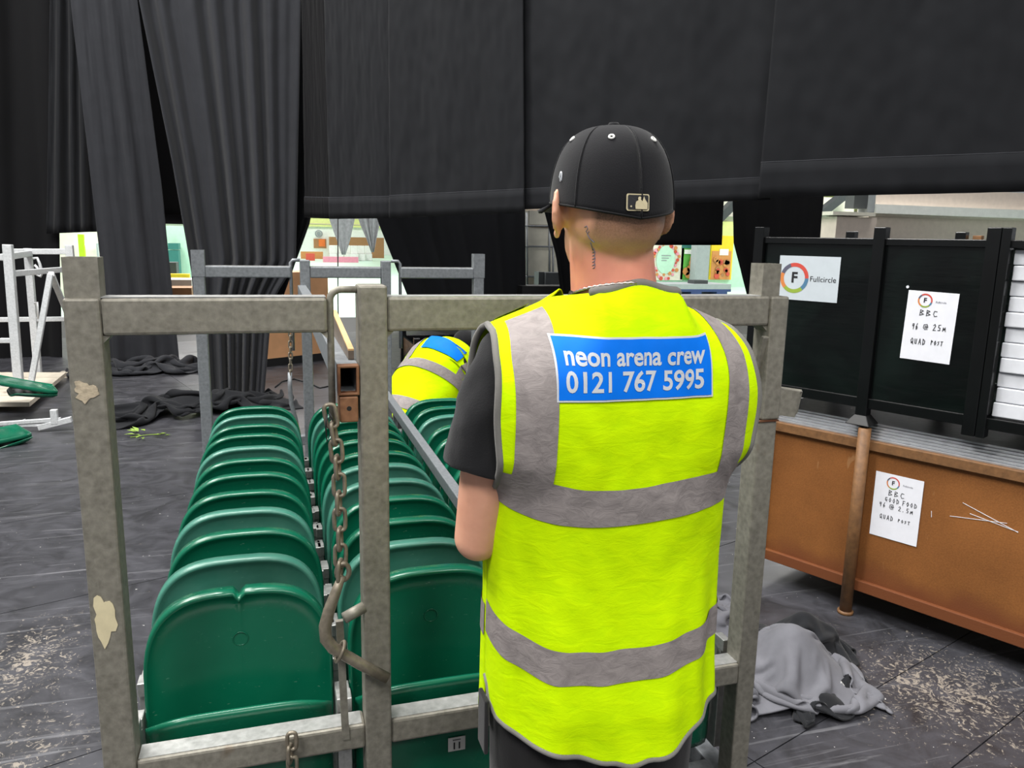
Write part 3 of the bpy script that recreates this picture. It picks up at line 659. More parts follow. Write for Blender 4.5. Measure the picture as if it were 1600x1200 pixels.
c = flo(310, 640); crumple('drape_tail', (c.x + .02, c.y - .05, 0), 2.4, 1.2, .62, .16, 'drape', 'black cloth heaped on the floor behind the far trolley post', 'cloth', rz=.3, seed=6, n=56)
# thin dark cord hanging in the central opening
b = MB(); b.tube([at(528, 335, 7.4), at(528, 470, 7.4), at(529, 520, 7.4)], .006, 6); b.tube([at(529, 519, 7.4), Vector((at(529, 519, 7.4).x, 7.4, .004))], .006, 6)
tag(b.build('hanging_cord', 'black_dull'), 'thin dark cord hanging straight down in the central opening', 'cord')

# ------------------------------------------------------------------ the hall seen through the gaps
def slab(name, x0, y0, x1, y1, Y, th, mat, label=None, cat=None, parent=None, group=None, ground=None):
    a = at(x0, y0, Y); c = at(x1, y1, Y); b = MB(); gz = 0 if Y < 13.2 else -.02; low = max(min(a.z, c.z), gz)
    if ground or (ground is None and label): low = gz
    b.box(min(a.x, c.x), max(a.x, c.x), Y, Y + th, low, max(a.z, c.z)); o = b.build(name, mat, parent)
    return tag(o, label, cat, group) if label else o
# boards and riser in the central opening
ob = thing('stage_riser', tuple(flo(470, 566)), 'orange-stained wooden riser front with black kick strip', 'riser', world_parts=True)
p0 = flo(405, 575); p1 = flo(566, 556)
for z0, z1, mt_, nm in ((.10, 1.16, 'orange_ply', 'front_board'), (0, .10, 'black_dull', 'kick_strip')):
    d_ = (p1 - p0); d_.z = 0; n_ = Vector((-d_.y, d_.x, 0)).normalized() * .5; b = MB()
    q = [p0, p0 + d_ * .66, p0 + d_ * .66 + n_, p0 + n_]
    b.add([(x.x, x.y, z0) for x in q] + [(x.x, x.y, z1) for x in q], [(0, 3, 2, 1), (4, 5, 6, 7), (0, 1, 5, 4), (1, 2, 6, 5), (2, 3, 7, 6), (3, 0, 4, 7)]); b.build(nm, mt_, ob)
# far stand with white covered chairs
st_ = thing('exhibition_stand', (at(470, 400, 62).x, 62, 0), 'far white stand front with orange screen and round clock sign', 'stand', world_parts=True)
slab('front_panel', 440, 360, 515, 392, 62, .3, 'far_white', parent=st_, ground=True); slab('screen', 490, 373, 510, 388, 61.9, .1, 'far_brown', parent=st_); slab('screen_picture', 498, 374, 508, 385, 61.85, .05, 'far_orange', parent=st_)
p = at(498, 365, 61.9); b = MB(); b.disc(p, (0, -1, 0), .15, 20, .04); b.tube([p + Vector((.25 * math.cos(a), 0, .25 * math.sin(a))) for a in [2 * math.pi * i / 18 for i in range(18)]], .05, 6, True); b.build('clock_sign', 'far_steel', st_)
slab('counter', 470, 393, 505, 404, 57, .5, 'far_tan', 'far tan counter standing below the orange screen', 'counter')
slab('stall', 515, 370, 600, 384, 61, 1.0, 'far_brown', 'far brown stall front behind the white covered chairs', 'stall')
for i, x in enumerate((515, 526, 538, 549, 560, 571)):
    Y_ = 53 + .5 * (i % 3); a = at(x, 399, Y_)
    t_ = thing('covered_chair', (a.x + .22, Y_ + .2, -.02), 'far chair under a white cover in front of brown stall', 'chair', 'white covered chairs far off', world_parts=True)
    b = MB(); b.box(a.x, a.x + .46, Y_, Y_ + .4, -.02, .46); b.build('seat_cover', 'far_white', t_, .03)
    b = MB(); b.box(a.x, a.x + .46, Y_ + .32, Y_ + .42, .46, 1.0); b.build('back_cover', 'far_white', t_, .03)
slab('pink_mat_edge', 505, 401, 560, 405, 50, .4, 'far_pink', 'far pink kerb on the mint floor before white chairs', 'kerb')
slab('pink_bench', 478, 396, 492, 404, 53, .5, 'far_red', 'far red bench beside the pink kerb', 'bench')
gg = 'grey gauze drapes far off'
drape_obj('gauze_drape', E_([(534, 398), (528, 380), (515, 345), (512, 320)], 30), E_([(540, 398), (546, 380), (554, 345), (556, 320)], 30), 6, 'drape_grey', 'grey gauze drape tied to a point above white chairs', gg, folds=4, amp=.08, seed=31, nu=40, nv=20)
drape_obj('gauze_drape', E_([(580, 394), (572, 372), (560, 345), (558, 320)], 30), E_([(584, 394), (588, 372), (594, 345), (595, 320)], 30), 6, 'drape_grey', 'grey gauze drape tied to a point beside the black drape', gg, folds=4, amp=.08, seed=32, nu=40, nv=20)
tr_ = thing('goalpost_truss', (at(540, 400, 30).x, 30, -.02), 'tall steel goalpost truss carrying the two grey gauze drapes', 'truss', world_parts=True)
xa, xb = at(425, 400, 30).x, at(665, 400, 30).x
for x in (xa, xb):
    b = MB(); b.box(x - .06, x + .06, 29.94, 30.06, -.02, 6.06); pq = b.build('upright', 'far_steel', tr_)
    b = MB(); b.box(x - .35, x + .35, 29.65, 30.35, -.02, .01); b.build('base_plate', 'far_steel', pq)
b = MB(); b.box(xa + .06, xb - .06, 29.93, 30.07, 5.96, 6.08); b.build('crossbar', 'far_steel', tr_)
# left gaps
slab('header_beam', 225, 327, 320, 351, 13.15, .1, 'drape_mid', 'dark grey header beam below the backing drape in the slit', 'beam', ground=False)
slab('hall_cabin', 228, 352, 305, 422, 24, 1.5, 'far_mint', 'pale mint cabin wall seen through the slit between drapes', 'cabin')
t_ = thing('stacked_crates', tuple(flo(267, 430)), 'stack of dark crates in front of pale mint cabin', 'crates', world_parts=True)
for y0, y1 in ((380, 390), (391, 401)): slab('crate', 262, y0, 279, y1, 23.4, .5, 'far_teal', parent=t_, ground=y0 > 385)
slab('bench', 256, 410, 276, 428, 19, .5, 'far_dark', 'dark low bench standing before the pale mint cabin', 'bench')
slab('yellow_barrier', 250, 428, 296, 437, 18, .2, 'far_yolk', 'yellow barrier low across the slit between drapes', 'barrier')
slab('white_table', 252, 437, 300, 452, 15.5, .7, 'far_white', 'white low table behind the slit between drapes', 'table')
slab('dark_stage_edge', 258, 450, 300, 466, 14.6, .6, 'far_brown', 'dark brown platform edge below the white table', 'platform')
slab('hall_partition', 60, 355, 175, 500, 22, .3, 'far_cream', 'cream hall partition seen below the short black drape', 'partition')
t_ = thing('work_lamp', tuple(at(137, 378, 21)), 'pair of bright round lamps on the cream partition', 'lamp', world_parts=True)
k = NM('lit_lamp'); k.col((1, 1, 1, 1)); k.b.inputs['Emission Color'].default_value = (1, 1, .95, 1); k.b.inputs['Emission Strength'].default_value = 4; M['lit'] = k.m
for x in (131, 142): b = MB(); b.disc(at(x, 379, 21.98), (0, -1, 0), .075, 18, .12); b.build('lamp_face', 'lit', t_)
slab('hivis_banner', 121, 366, 133, 402, 20, .1, 'far_lime', 'lime yellow panel in the gap under the short drape', 'panel')
slab('blue_panel', 150, 380, 160, 480, 19.5, .1, 'sign', 'pale blue-grey upright panel beside the narrow drape', 'panel')
# cream shutter and clutter between the drapes behind the cap
t_ = thing('roller_shutter', tuple(flo(845, 440)), 'cream panelled shutter in a pale tube frame behind the worker', 'shutter', world_parts=True)
for x0, y0, x1, y1 in ((826, 329, 880, 352), (826, 356, 856, 384), (826, 386, 856, 431), (860, 356, 890, 384), (860, 386, 890, 431), (816, 329, 824, 450)):
    slab('panel', x0, y0, x1, y1, 16.0, .15, 'far_cream', parent=t_)
slab('backing', 812, 322, 910, 452, 16.2, .1, 'far_beige', parent=t_, ground=True)
for a_, c_ in (((823, 332), (824, 452)), ((858, 350), (859, 452)), ((864, 385), (864, 452))): b = MB(); b.tube([at(*a_, 15.9), at(*c_, 15.9)], .02, 8); b.build('frame_tube', 'galv_far', t_)
for y in (353, 385, 432): b = MB(); b.tube([at(816, y, 15.9), at(905, y + 1, 15.9)], .02, 8); b.build('frame_tube', 'galv_far', t_)
slab('black_case', 842, 425, 850, 437, 15.2, .3, 'far_dark', 'small black case stacked in front of the cream shutter', 'case'); slab('black_case', 853, 426, 905, 446, 15.1, .4, 'far_dark', 'long black case lying in front of the cream shutter', 'case')
slab('low_platform', 816, 447, 905, 470, 13.9, .5, 'black_dull', 'low black platform in front of the cream shutter', 'platform')
# food posters, pallet of sheets
PY = 26.0
slab('partition', 990, 372, 1170, 444, PY + .10, .2, 'far_mint', 'pale mint partition carrying the colourful food posters', 'partition')
t_ = thing('food_poster', tuple(at(1040, 438, PY)), 'white poster with oval centre and ring of strawberries and blossom', 'poster', world_parts=True)
slab('poster_sheet', 1008, 374, 1066, 438, PY, .08, 'far_cream', parent=t_)
cc = at(1040, 406, PY - .02); b = MB(); n_ = 28; rx_, rz_ = .38, .52
b.add([(cc.x + rx_ * math.cos(2 * math.pi * i / n_), PY - .03, cc.z + rz_ * math.sin(2 * math.pi * i / n_)) for i in range(n_)], [tuple(range(n_))]); b.build('oval', 'far_mint', t_)
random.seed(11)
for i in range(34):
    a = 2 * math.pi * i / 34; r_ = random.uniform(1.14, 1.5); b = MB(); b.disc((cc.x + rx_ * r_ * math.cos(a), PY - .02, cc.z + rz_ * r_ * math.sin(a) * .92), (0, -1, 0), random.uniform(.04, .085), 9, .02); b.build('berry', ('far_red', 'far_tan', 'far_pink')[i % 3], t_)
for j in range(3): b = MB(); b.box(cc.x - .18, cc.x + .2 - .08 * j, PY - .045, PY - .032, cc.z + .14 - .09 * j, cc.z + .17 - .09 * j); b.build('print_line', 'far_steel', t_)
t_ = thing('food_poster', tuple(at(1080, 437, PY)), 'green and teal poster with round golden biscuits', 'poster', world_parts=True)
slab('poster_sheet', 1066, 378, 1091, 437, PY, .08, 'far_green', parent=t_); slab('top_band', 1066, 378, 1091, 388, PY - .02, .02, 'far_teal', parent=t_); slab('side_band', 1088, 378, 1092, 437, PY - .02, .02, 'far_teal', parent=t_); slab('title_patch', 1070, 390, 1086, 397, PY - .03, .02, 'far_white', parent=t_)
for x, y, r_ in ((1072, 424, .15), (1078, 420, .14), (1084, 404, .16), (1082, 411, .15), (1075, 430, .12)): b = MB(); b.disc(at(x, y, PY - .02), (0, -1, 0), r_, 14, .04); b.build('biscuit', 'far_tan', t_)
t_ = thing('food_poster', tuple(at(1125, 437, PY)), 'orange and yellow poster with piled brown nuggets', 'poster', world_parts=True)
slab('poster_sheet', 1113, 368, 1142, 437, PY, .08, 'far_yolk', parent=t_); slab('lower_field', 1113, 392, 1140, 437, PY - .02, .02, 'far_tan', parent=t_); slab('title_patch', 1125, 389, 1138, 399, PY - .03, .02, 'far_white', parent=t_)
for i in range(22): b = MB(); b.disc(at(random.uniform(1116, 1137), random.uniform(404, 434), PY - .02), (0, -1, 0), random.uniform(.06, .12), 8, .04); b.build('nugget', ('far_brown', 'far_red', 'far_tan')[i % 3], t_)
slab('column_post', 1092, 340, 1106, 441, 25.2, .4, 'far_steel', 'grey square column between the green and orange posters', 'column')
t_ = thing('loaded_pallet', tuple(flo(1090, 466)), 'blue pallet loaded with a low stack of grey sheets', 'pallet', world_parts=True)
p = flo(1090, 464); Yp = p.y
for i in range(3): slab('pallet_block', 1040 + i * 40, 456, 1056 + i * 40, 463, Yp, 1.2, 'pallet_blue', parent=t_)
slab('pallet_deck', 1040, 452, 1142, 456, Yp, 1.2, 'pallet_blue', parent=t_); slab('sheet_stack', 1040, 444, 1142, 452, Yp, 1.2, 'far_steel', parent=t_)
slab('tool_bag', 1085, 438, 1106, 445, Yp + .2, .4, 'far_dark', 'dark rag lying on top of the grey sheet stack', 'rag', ground=False)
# pale building front on the right
t_ = thing('hall_kiosk', (at(1450, 380, 15).x, 15, 0), 'pale stepped kiosk wall behind the black crates', 'kiosk', world_parts=True)
slab('wall_panel', 1362, 290, 1820, 420, 15.6, .4, 'far_beige', parent=t_, ground=True); slab('ledge', 1368, 333, 1820, 337, 15.35, .25, 'far_white', parent=t_); slab('recess', 1368, 337, 1820, 347, 15.5, .1, 'far_tan' if False else 'far_beige', parent=t_)
slab('pillar', 1308, 338, 1362, 420, 15.0, .8, 'far_beige', parent=t_, ground=True); slab('pillar_cap', 1302, 330, 1368, 338, 14.9, 1.0, 'far_cream', parent=t_); slab('duct', 1336, 300, 1354, 326, 15.3, .3, 'far_dark', parent=t_); slab('duct_trim', 1358, 300, 1366, 332, 15.3, .3, 'far_steel', parent=t_)
t_ = thing('hall_wall_section', (at(1220, 380, 27).x, 27, 0), 'cream hall wall with grey beam and lime strip behind narrowing drape', 'wall panel', world_parts=True)
slab('cream_panel', 1100, 300, 1330, 372, 27, .3, 'far_cream', parent=t_, ground=True); slab('lime_strip', 1100, 345, 1310, 378, 26.9, .1, 'far_yellow', parent=t_); slab('grey_beam', 1100, 337, 1316, 344, 26.8, .2, 'far_steel', parent=t_)
b = MB(); b.bar(at(1276, 338, 26.4), at(1330, 296, 26.4), .36, .3); tag(b.build('roof_brace', 'far_dark'), 'dark slanting roof brace above the pale kiosk', 'brace')
b = MB(); b.bar(at(1112, 352, 26.4), at(1150, 314, 26.4), .36, .3); tag(b.build('roof_brace', 'far_dark'), 'dark slanting roof brace beside the orange poster', 'brace')

# ------------------------------------------------------------------ stillages on the right
CA = math.radians(25); CE = Vector((-math.sin(CA), math.cos(CA), 0)); CN = Vector((math.cos(CA), math.sin(CA), 0)); C0 = Vector((2.419, 2.625, 0))
def cp(s, d, z): return C0 + CE * s + CN * d + Vector((0, 0, z))       # s along the front, d into the crate
def cbox(b, s0, s1, d0, d1, z0, z1):
    q = [cp(s, d, z) for z in (z0, z1) for s, d in ((s0, d0), (s1, d0), (s1, d1), (s0, d1))]
    return b.add(q, [(0, 3, 2, 1), (4, 5, 6, 7), (0, 1, 5, 4), (1, 2, 6, 5), (2, 3, 7, 6), (3, 0, 4, 7)])
def cb(name, s0, s1, d0, d1, z0, z1, mat, parent, bev=.003): return cbox(MB(), s0, s1, d0, d1, z0, z1).build(name, mat, parent, bev)
rc = thing('rusty_stillage', tuple(cp(0, .4, 0)), 'ochre rusty steel box stillage with handwritten sheet on its side', 'stillage', world_parts=True)
S0, S1, DD = -1.55, .50, .95
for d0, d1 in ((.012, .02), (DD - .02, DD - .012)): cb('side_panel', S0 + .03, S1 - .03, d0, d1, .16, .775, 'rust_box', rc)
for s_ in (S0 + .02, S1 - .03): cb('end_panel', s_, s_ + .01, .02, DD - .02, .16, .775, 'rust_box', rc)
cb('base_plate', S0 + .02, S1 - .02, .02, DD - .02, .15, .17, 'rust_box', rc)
for d0 in (-.008, DD - .04):
    cb('bottom_rail', S0, S1, d0, d0 + .048, .115, .165, 'rust_box', rc); cb('top_rail', S0, S1, d0, d0 + .048, .758, .80, 'rust_tube', rc)
for s_ in (S0, S1 - .05):
    cb('end_rail', s_, s_ + .05, .03, DD - .03, .758, .80, 'rust_tube', rc)
for s_ in (S0 + .03, 0, S1 - .03):
    for d_ in (-.02, DD + .02):
        b = MB(); b.tube([cp(s_, d_, .01), cp(s_, d_, .855)], .026, 14); lg = b.build('leg', 'rust_tube', rc)
        b = MB(); b.tube([cp(s_, d_, 0), cp(s_, d_, .014)], .034, 14); b.build('foot', 'rust_tube', lg)
# aluminium sheets on top of it
for i in range(6):
    o = cb('aluminium_sheet', S0 + .03 + .004 * (i % 3), S1 - .02 - .006 * (i % 2), .015 + .012 * i, DD - .03, .8005 + .0105 * i, .809 + .0105 * i, 'alu', None, .001)
    tag(o, ('lowest', 'second lowest', 'third', 'fourth', 'fifth', 'topmost')[i] + ' bare aluminium sheet stacked on the rusty stillage', 'sheet', 'aluminium sheets on the rusty stillage')
def paper(s0, z0, wid, hgt, tilt, parent, name='paper_sheet', mat='paper', dd=0.):
    cs = cp(s0, dd, z0); xd = -CE * math.cos(tilt) + Vector((0, 0, 1)) * math.sin(tilt); yd = CE * math.sin(tilt) + Vector((0, 0, 1)) * math.cos(tilt)
    f = lambda x, y, o=0.: cs + xd * x + yd * y - CN * o
    b = MB(); b.add([f(0, 0, .001), f(wid, 0, .001), f(wid, hgt, .001), f(0, hgt, .001), f(0, 0, .0025), f(wid, 0, .0025), f(wid, hgt, .0025), f(0, hgt, .0025)], [(0, 3, 2, 1), (4, 5, 6, 7), (0, 1, 5, 4), (1, 2, 6, 5), (2, 3, 7, 6), (3, 0, 4, 7)])
    return b.build(name, mat, parent), f, xd, yd
def ring_logo(f, cx, cy, r, wd, parent, xd, yd, cols_=(('ring_red', -15, 125), ('ring_slate', 125, 165), ('ring_orange', 165, 235), ('ring_green', 235, 315), ('ring_blue', 315, 345))):
    for mt_, a0, a1 in cols_:
        b = MB(); n_ = 16; vs_ = []
        for i in range(n_ + 1):
            a = math.radians(a0 + (a1 - a0) * i / n_)
            for q in (r, r - wd): vs_.append(f(cx + q * math.cos(a), cy + q * math.sin(a), .0032))
        b.add(vs_, [(2 * i, 2 * i + 1, 2 * i + 3, 2 * i + 2) for i in range(n_)]); b.build('logo_ring', mt_, parent)
    lettering('F', r * .95, f(cx, cy, .0033), xd, yd, 'pen', parent, r * .03)
sh, f, xd, yd = paper(-.055, .387, .195, .285, 0, None, dd=.011)
tag(sh, 'white paper sheet reading BBC GOOD FOOD taped to the rusty stillage', 'paper')
ring_logo(f, .075, .247, .027, .005, sh, xd, yd); lettering('Fullcircle', .011, f(.135, .247, .0033), xd, yd, 'ring_slate', sh)
tag(handwriting([('BBC', .062, .192, .024, .022, 0), ('GOOD', .050, .163, .0158, .019, 0), ('FOOD', .122, .163, .0158, .019, 0), ('96', .028, .135, .016, .020, 0), ('@', .070, .133, .026, .022, 0), ('2.5M', .108, .135, .016, .019, 0), ('QUAD', .036, .083, .015, .020, 0), ('POST', .112, .086, .013, .013, 0)], lambda x, y: f(x, y, .0034), .0011).build('handwriting', 'pen', sh), kind='stuff')
# scratches on the box
b = MB()
for a_, c_ in (((-.40, .622), (-.60, .558)), ((-.43, .585), (-.60, .560)), ((-.36, .555), (-.56, .583)), ((-.29, .556), (-.293, .530))):
    p, q = cp(a_[0], .0112, a_[1]), cp(c_[0], .0112, c_[1]); b.bar(p, q, .0016, .0022, up=CN)
tag(b.build('scratch', 'white_board', rc), kind='stuff')
def black_stillage(s0, s1, posts, zb, zt, label, name, panels=True):
    t = thing(name, tuple(cp((s0 + s1) / 2, .4, zb)), label, 'stillage', world_parts=True)
    for d0 in (.0, DD - .04):
        cb('bottom_rail', s0, s1, d0, d0 + .04, zb, zb + .045, 'black', t); cb('top_rail', s0, s1, d0, d0 + .04, zt - .03, zt, 'black', t)
    for s_ in (s0, s1): cb('end_rail', s_ - .02, s_ + .02, .04, DD - .04, zt - .03, zt, 'black', t); cb('end_rail', s_ - .02, s_ + .02, .04, DD - .04, zb, zb + .045, 'black', t)
    for s_ in posts:
        for d0 in (-.012, DD - .03):
            cb('post', s_ - (.024 if s_ != -.438 else .010), s_ + (.024 if s_ != -.438 else .022), d0, d0 + .05, .90, zt + .045, 'black', t)
    return t
kc = black_stillage(-.39, .58, (.58, .03, -.39), .935, 1.655, 'black stillage with glossy boards and two white notices', 'black_stillage')
b = MB()                                                   # flared shoe standing on the rusty leg
def frus(c, w0, w1, z0, z1):
    q = [cp(c[0] + sx * w, c[1] + sy * w, z) for w, z in ((w0, z0), (w1, z1)) for sx, sy in ((-1, -1), (1, -1), (1, 1), (-1, 1))]
    return MB().add(q, [(0, 3, 2, 1), (4, 5, 6, 7), (0, 1, 5, 4), (1, 2, 6, 5), (2, 3, 7, 6), (3, 0, 4, 7)])
for s_ in (.03, .58, -.39):
    for d_ in (.013, DD - .005):
        if s_ == .03 or d_ > .5: frus((s_ if s_ == .03 else s_, d_), .052, .026, .865, .905).build('foot_cup', 'black_dull', kc, .003)
for a_, c_ in ((.554, .056), (.004, -.366)): cb('glossy_board', c_, a_, .012, .022, .975, 1.63, 'board', kc)
cb('rear_board', -.37, .56, DD - .03, DD - .02, .975, 1.63, 'board', kc); cb('deck', -.38, .57, .02, DD - .03, .94, .95, 'board', kc)
sg, f, xd, yd = paper(.475, 1.375, .285, .198, 0, None, 'notice_sign', 'sign', dd=.010)
tag(sg, 'pale sign reading Fullcircle with coloured ring on the black stillage', 'sign')
ring_logo(f, .078, .099, .068, .017, sg, xd, yd, (('ring_red', 0, 110), ('ring_slate', 110, 160), ('ring_orange', 160, 225), ('ring_green', 225, 310), ('ring_blue', 310, 360))); lettering('Fullcircle', .034, f(.213, .097, .0033), xd, yd, 'pen', sg)
sh, f, xd, yd = paper(-.098, 1.17, .190, .28, -.02, None, dd=.010)
tag(sh, 'white paper sheet reading BBC 96 @ 25M on the black stillage', 'paper')
ring_logo(f, .068, .243, .028, .006, sh, xd, yd); lettering('Fullcircle', .011, f(.128, .240, .0033), xd, yd, 'ring_slate', sh)
tag(handwriting([('BBC', .055, .183, .025, .022, 0), ('96', .032, .125, .014, .024, 0), ('@', .074, .128, .026, .022, 0), ('2', .112, .128, .018, .024, 0), ('5M', .130, .128, .018, .024, 0), ('QUAD', .034, .066, .0155, .022, 0), ('POST', .112, .070, .012, .017, 0)], lambda x, y: f(x, y, .0034), .0013).build('handwriting', 'pen', sh), kind='stuff')
b = MB(); b.disc(cp(-.097, .0098, 1.462), -CN, .006, 10, .002); b.build('tape_dab', 'white_board', kc)
k2 = black_stillage(-1.5, -.445, (-.438, -1.5), .935, 1.655, 'black open stillage holding a stack of white boards', 'black_stillage')
cb('deck', -1.48, -.46, .02, DD - .03, .94, .985, 'black', k2)
for i in range(11):
    z0 = .986 + i * .0578; o = cb('white_board', -1.46, -.455 - .004 * (i % 2), .02 + .006 * (i % 3), DD - .06, z0, z0 + .0552, 'white_board', None, .004)
    tag(o, ('lowest', 'second lowest', 'third lowest', 'fourth lowest', 'fifth', 'middle', 'seventh', 'eighth', 'ninth', 'second topmost', 'topmost')[i] + ' white board in the stack inside the open black stillage', 'board', 'white boards in the open stillage')
for s_, z1 in ((-.02, 1.685), (-.42, 1.69), (-.29, 1.672)): cb('post_tip', s_ - .02, s_ + .02, DD + .05, DD + .09, 1.58, z1, 'rust_tube', kc)

# ------------------------------------------------------------------ clothes and clutter on the floor at the right
jk = crumple('grey_jacket', (1.80, 2.22, 0), .98, .86, .50, .22, 'jacket', 'crumpled grey jacket with black lining on the floor by trolley post', 'jacket', rz=-.2, seed=14, n=64, steps=240, bend=.5)
crumple('lining', (1.97, 2.36, 0), .62, .50, .60, .18, 'lining', rz=-.5, seed=8, n=40, parent=jk)
crumple('cuff', (1.80, 2.02, 0), .36, .22, .68, .06, 'lining', rz=.2, seed=5, n=30, parent=jk)
bv = bvh_of(jk)
def on_jacket(p): h = bv.ray_cast(Vector((p[0], p[1], 2)), Vector((0, 0, -1)))[0]; return (h if h else Vector((p[0], p[1], .02))) + Vector((0, 0, .004))
b = MB()
cx_, cy_ = 1.93, 2.06
b.add([on_jacket((cx_ + x, cy_ + y)) for x, y in ((0, 0), (.035, .004), (.030, .028), (-.006, .022))], [(0, 1, 2, 3)]); lb_ = b.build('woven_tag', 'lining', jk)
b = MB(); b.tube([on_jacket((cx_ - .012 + .004 * i, cy_ + .012 + .008 * math.sin(i * 1.9))) for i in range(8)], .0018, 5); b.build('tag_mark', 'white_thread', jk)
crumple('grey_bag', (1.66, 2.66, 0), .80, .70, .60, .12, 'bag', 'grey soft bag slumped behind the trolley post and jacket', 'bag', seed=9, n=44)

# ------------------------------------------------------------------ pale steel trolley, loose seats and leaves at the left
pt = thing('steel_trolley', tuple(flo(20, 640)), 'pale galvanised empty trolley with diagonal struts and wooden deck', 'trolley', world_parts=True)
def pbar(n_, a_, c_, w_, Y0, Y1=None, mat='galv_white'):
    b = MB(); b.bar(at(*a_, Y0), at(*c_, Y1 or Y0), w_); return b.build(n_, mat, pt, .006)
YA, YB = 8.2, 9.5
pbar('post', (12, 382), (32, 632), .075, YA, YA - .02); pbar('post', (108, 383), (128, 588), .075, YB); pbar('post', (43, 388), (60, 590), .07, YB, YB); pbar('post', (-60, 392), (-34, 590), .07, YB, YB)
pbar('rail', (8, 393), (110, 393), .06, YB); pbar('rail', (14, 428), (112, 420), .055, YA, YB - .05); pbar('rail', (4, 402), (46, 396), .06, YA, YB); pbar('rail', (-40, 500), (120, 498), .05, YB)
pbar('strut', (79, 428), (44, 624), .05, YA + .1, YA); pbar('strut', (80, 428), (106, 492), .05, YA + .1, YB - .1); pbar('rail', (0, 532), (24, 532), .045, YA); pbar('rail', (0, 600), (26, 600), .05, YA)
b = MB(); b.tube([at(x, y, YB - .3) for x, y in ((52, 404), (58, 403), (62, 412), (66, 426), (63, 432), (58, 430), (60, 420), (54, 414))], .014, 8); b.build('latch_loop', 'galv_white', pt)
b = MB(); b.tube([at(x, y, YB - .1) for x, y in ((53, 474), (58, 472), (60, 498))], .012, 8); b.build('pin', 'galv_white', pt)
dk = [flo(-80, 632, .08), flo(46, 632, .08), flo(104, 584, .08), flo(-60, 584, .08)]
for i in range(5):
    t0, t1 = i / 5, (i + .94) / 5; q = [dk[0].lerp(dk[3], t0), dk[1].lerp(dk[2], t0), dk[1].lerp(dk[2], t1), dk[0].lerp(dk[3], t1)]
    b = MB(); b.add([(p.x, p.y, .06) for p in q] + [(p.x, p.y, .10) for p in q], [(0, 3, 2, 1), (4, 5, 6, 7), (0, 1, 5, 4), (1, 2, 6, 5), (2, 3, 7, 6), (3, 0, 4, 7)]); b.build('deck_board', 'wood_deck', pt)
for x, y in ((10, 634), (100, 590)):
    p = flo(x, y); b = MB(); b.box(p.x - .04, p.x + .04, p.y - .02, p.y + .1, 0, .06); b.build('deck_foot', 'wood_deck', pt)
s1_ = PG; tag(s1_, 'loose green seat lying face down on floor beneath another', 'seat', 'loose green seats on the floor')
s2_ = copy_tree(PG); tag(s2_, 'loose green seat propped on metal brackets beside pale trolley', 'seat', 'loose green seats on the floor')
for s_ in (s1_, s2_):
    for c_ in list(s_.children):
        if c_.name.startswith('hinge_bracket'): bpy.data.objects.remove(c_)
p = flo(38, 690); s1_.location = (p.x - .02, p.y + .1, .06); s1_.rotation_euler = (math.radians(100), 0, math.radians(-60))
p = flo(60, 668); s2_.location = (p.x + .02, p.y + .5, .22); s2_.rotation_euler = (math.radians(80), 0, math.radians(-70))
t_ = thing('seat_bracket', tuple(flo(85, 668)), 'pale steel seat bracket bars lying beside the loose green seats', 'bracket', world_parts=True)
for a_, c_, w_ in (((0, 662), (95, 655), .03), ((0, 676), (40, 657), .025), ((60, 668), (112, 655), .045), ((84, 640), (86, 662), .05), ((5, 666), (75, 664), .02)):
    pa, pc = at(*a_, 6.95), at(*c_, 6.95); pa.z = max(pa.z, .03); pc.z = max(pc.z, .03); b = MB(); b.bar(pa, pc, w_); b.build('bar', 'galv_white', t_, .003)
lf = thing('leaf_sprig', tuple(flo(232, 682)), 'wilted yellow-green leafy sprig lying on the black floor', 'leaves', world_parts=True)
random.seed(2); c = flo(230, 682)
for i in range(13):
    a = random.uniform(0, 6.28); r_ = random.uniform(.02, .11); L = random.uniform(.05, .10); q = Vector((c.x + r_ * math.cos(a) * 1.3, c.y + r_ * math.sin(a) * 1.5, .008 + random.uniform(0, .03))); d = Vector((math.cos(a + random.uniform(-.6, .6)), math.sin(a), random.uniform(-.05, .3))).normalized(); s_ = d.cross(Vector((0, 0, 1))).normalized()
    b = MB(); b.add([q, q + d * L * .35 + s_ * L * .2 + Vector((0, 0, .006)), q + d * L, q + d * L * .35 - s_ * L * .2 + Vector((0, 0, .006)), q + d * L * .5 - Vector((0, 0, .004))], [(0, 1, 4), (1, 2, 4), (2, 3, 4), (3, 0, 4)]); b.build('leaf', 'leaf', lf)
b = MB(); b.tube([(c.x - .12, c.y - .02, .006), (c.x, c.y, .014), (c.x + .12, c.y + .03, .008)], .003, 6); b.build('stem', 'leaf', lf)
# cables on the floor
for i, pts in enumerate(([(430, 605), (440, 596), (460, 592), (480, 597), (500, 606), (530, 600)], [(612, 594), (628, 596), (634, 600)])):
    b = MB(); b.tube([flo(x, y, .008) for x, y in pts], .008, 6); tag(b.build('floor_cable', 'black_dull'), ('thin black cable curling on the floor behind the far chain', 'short black cable end near the crouching worker')[i], 'cable')
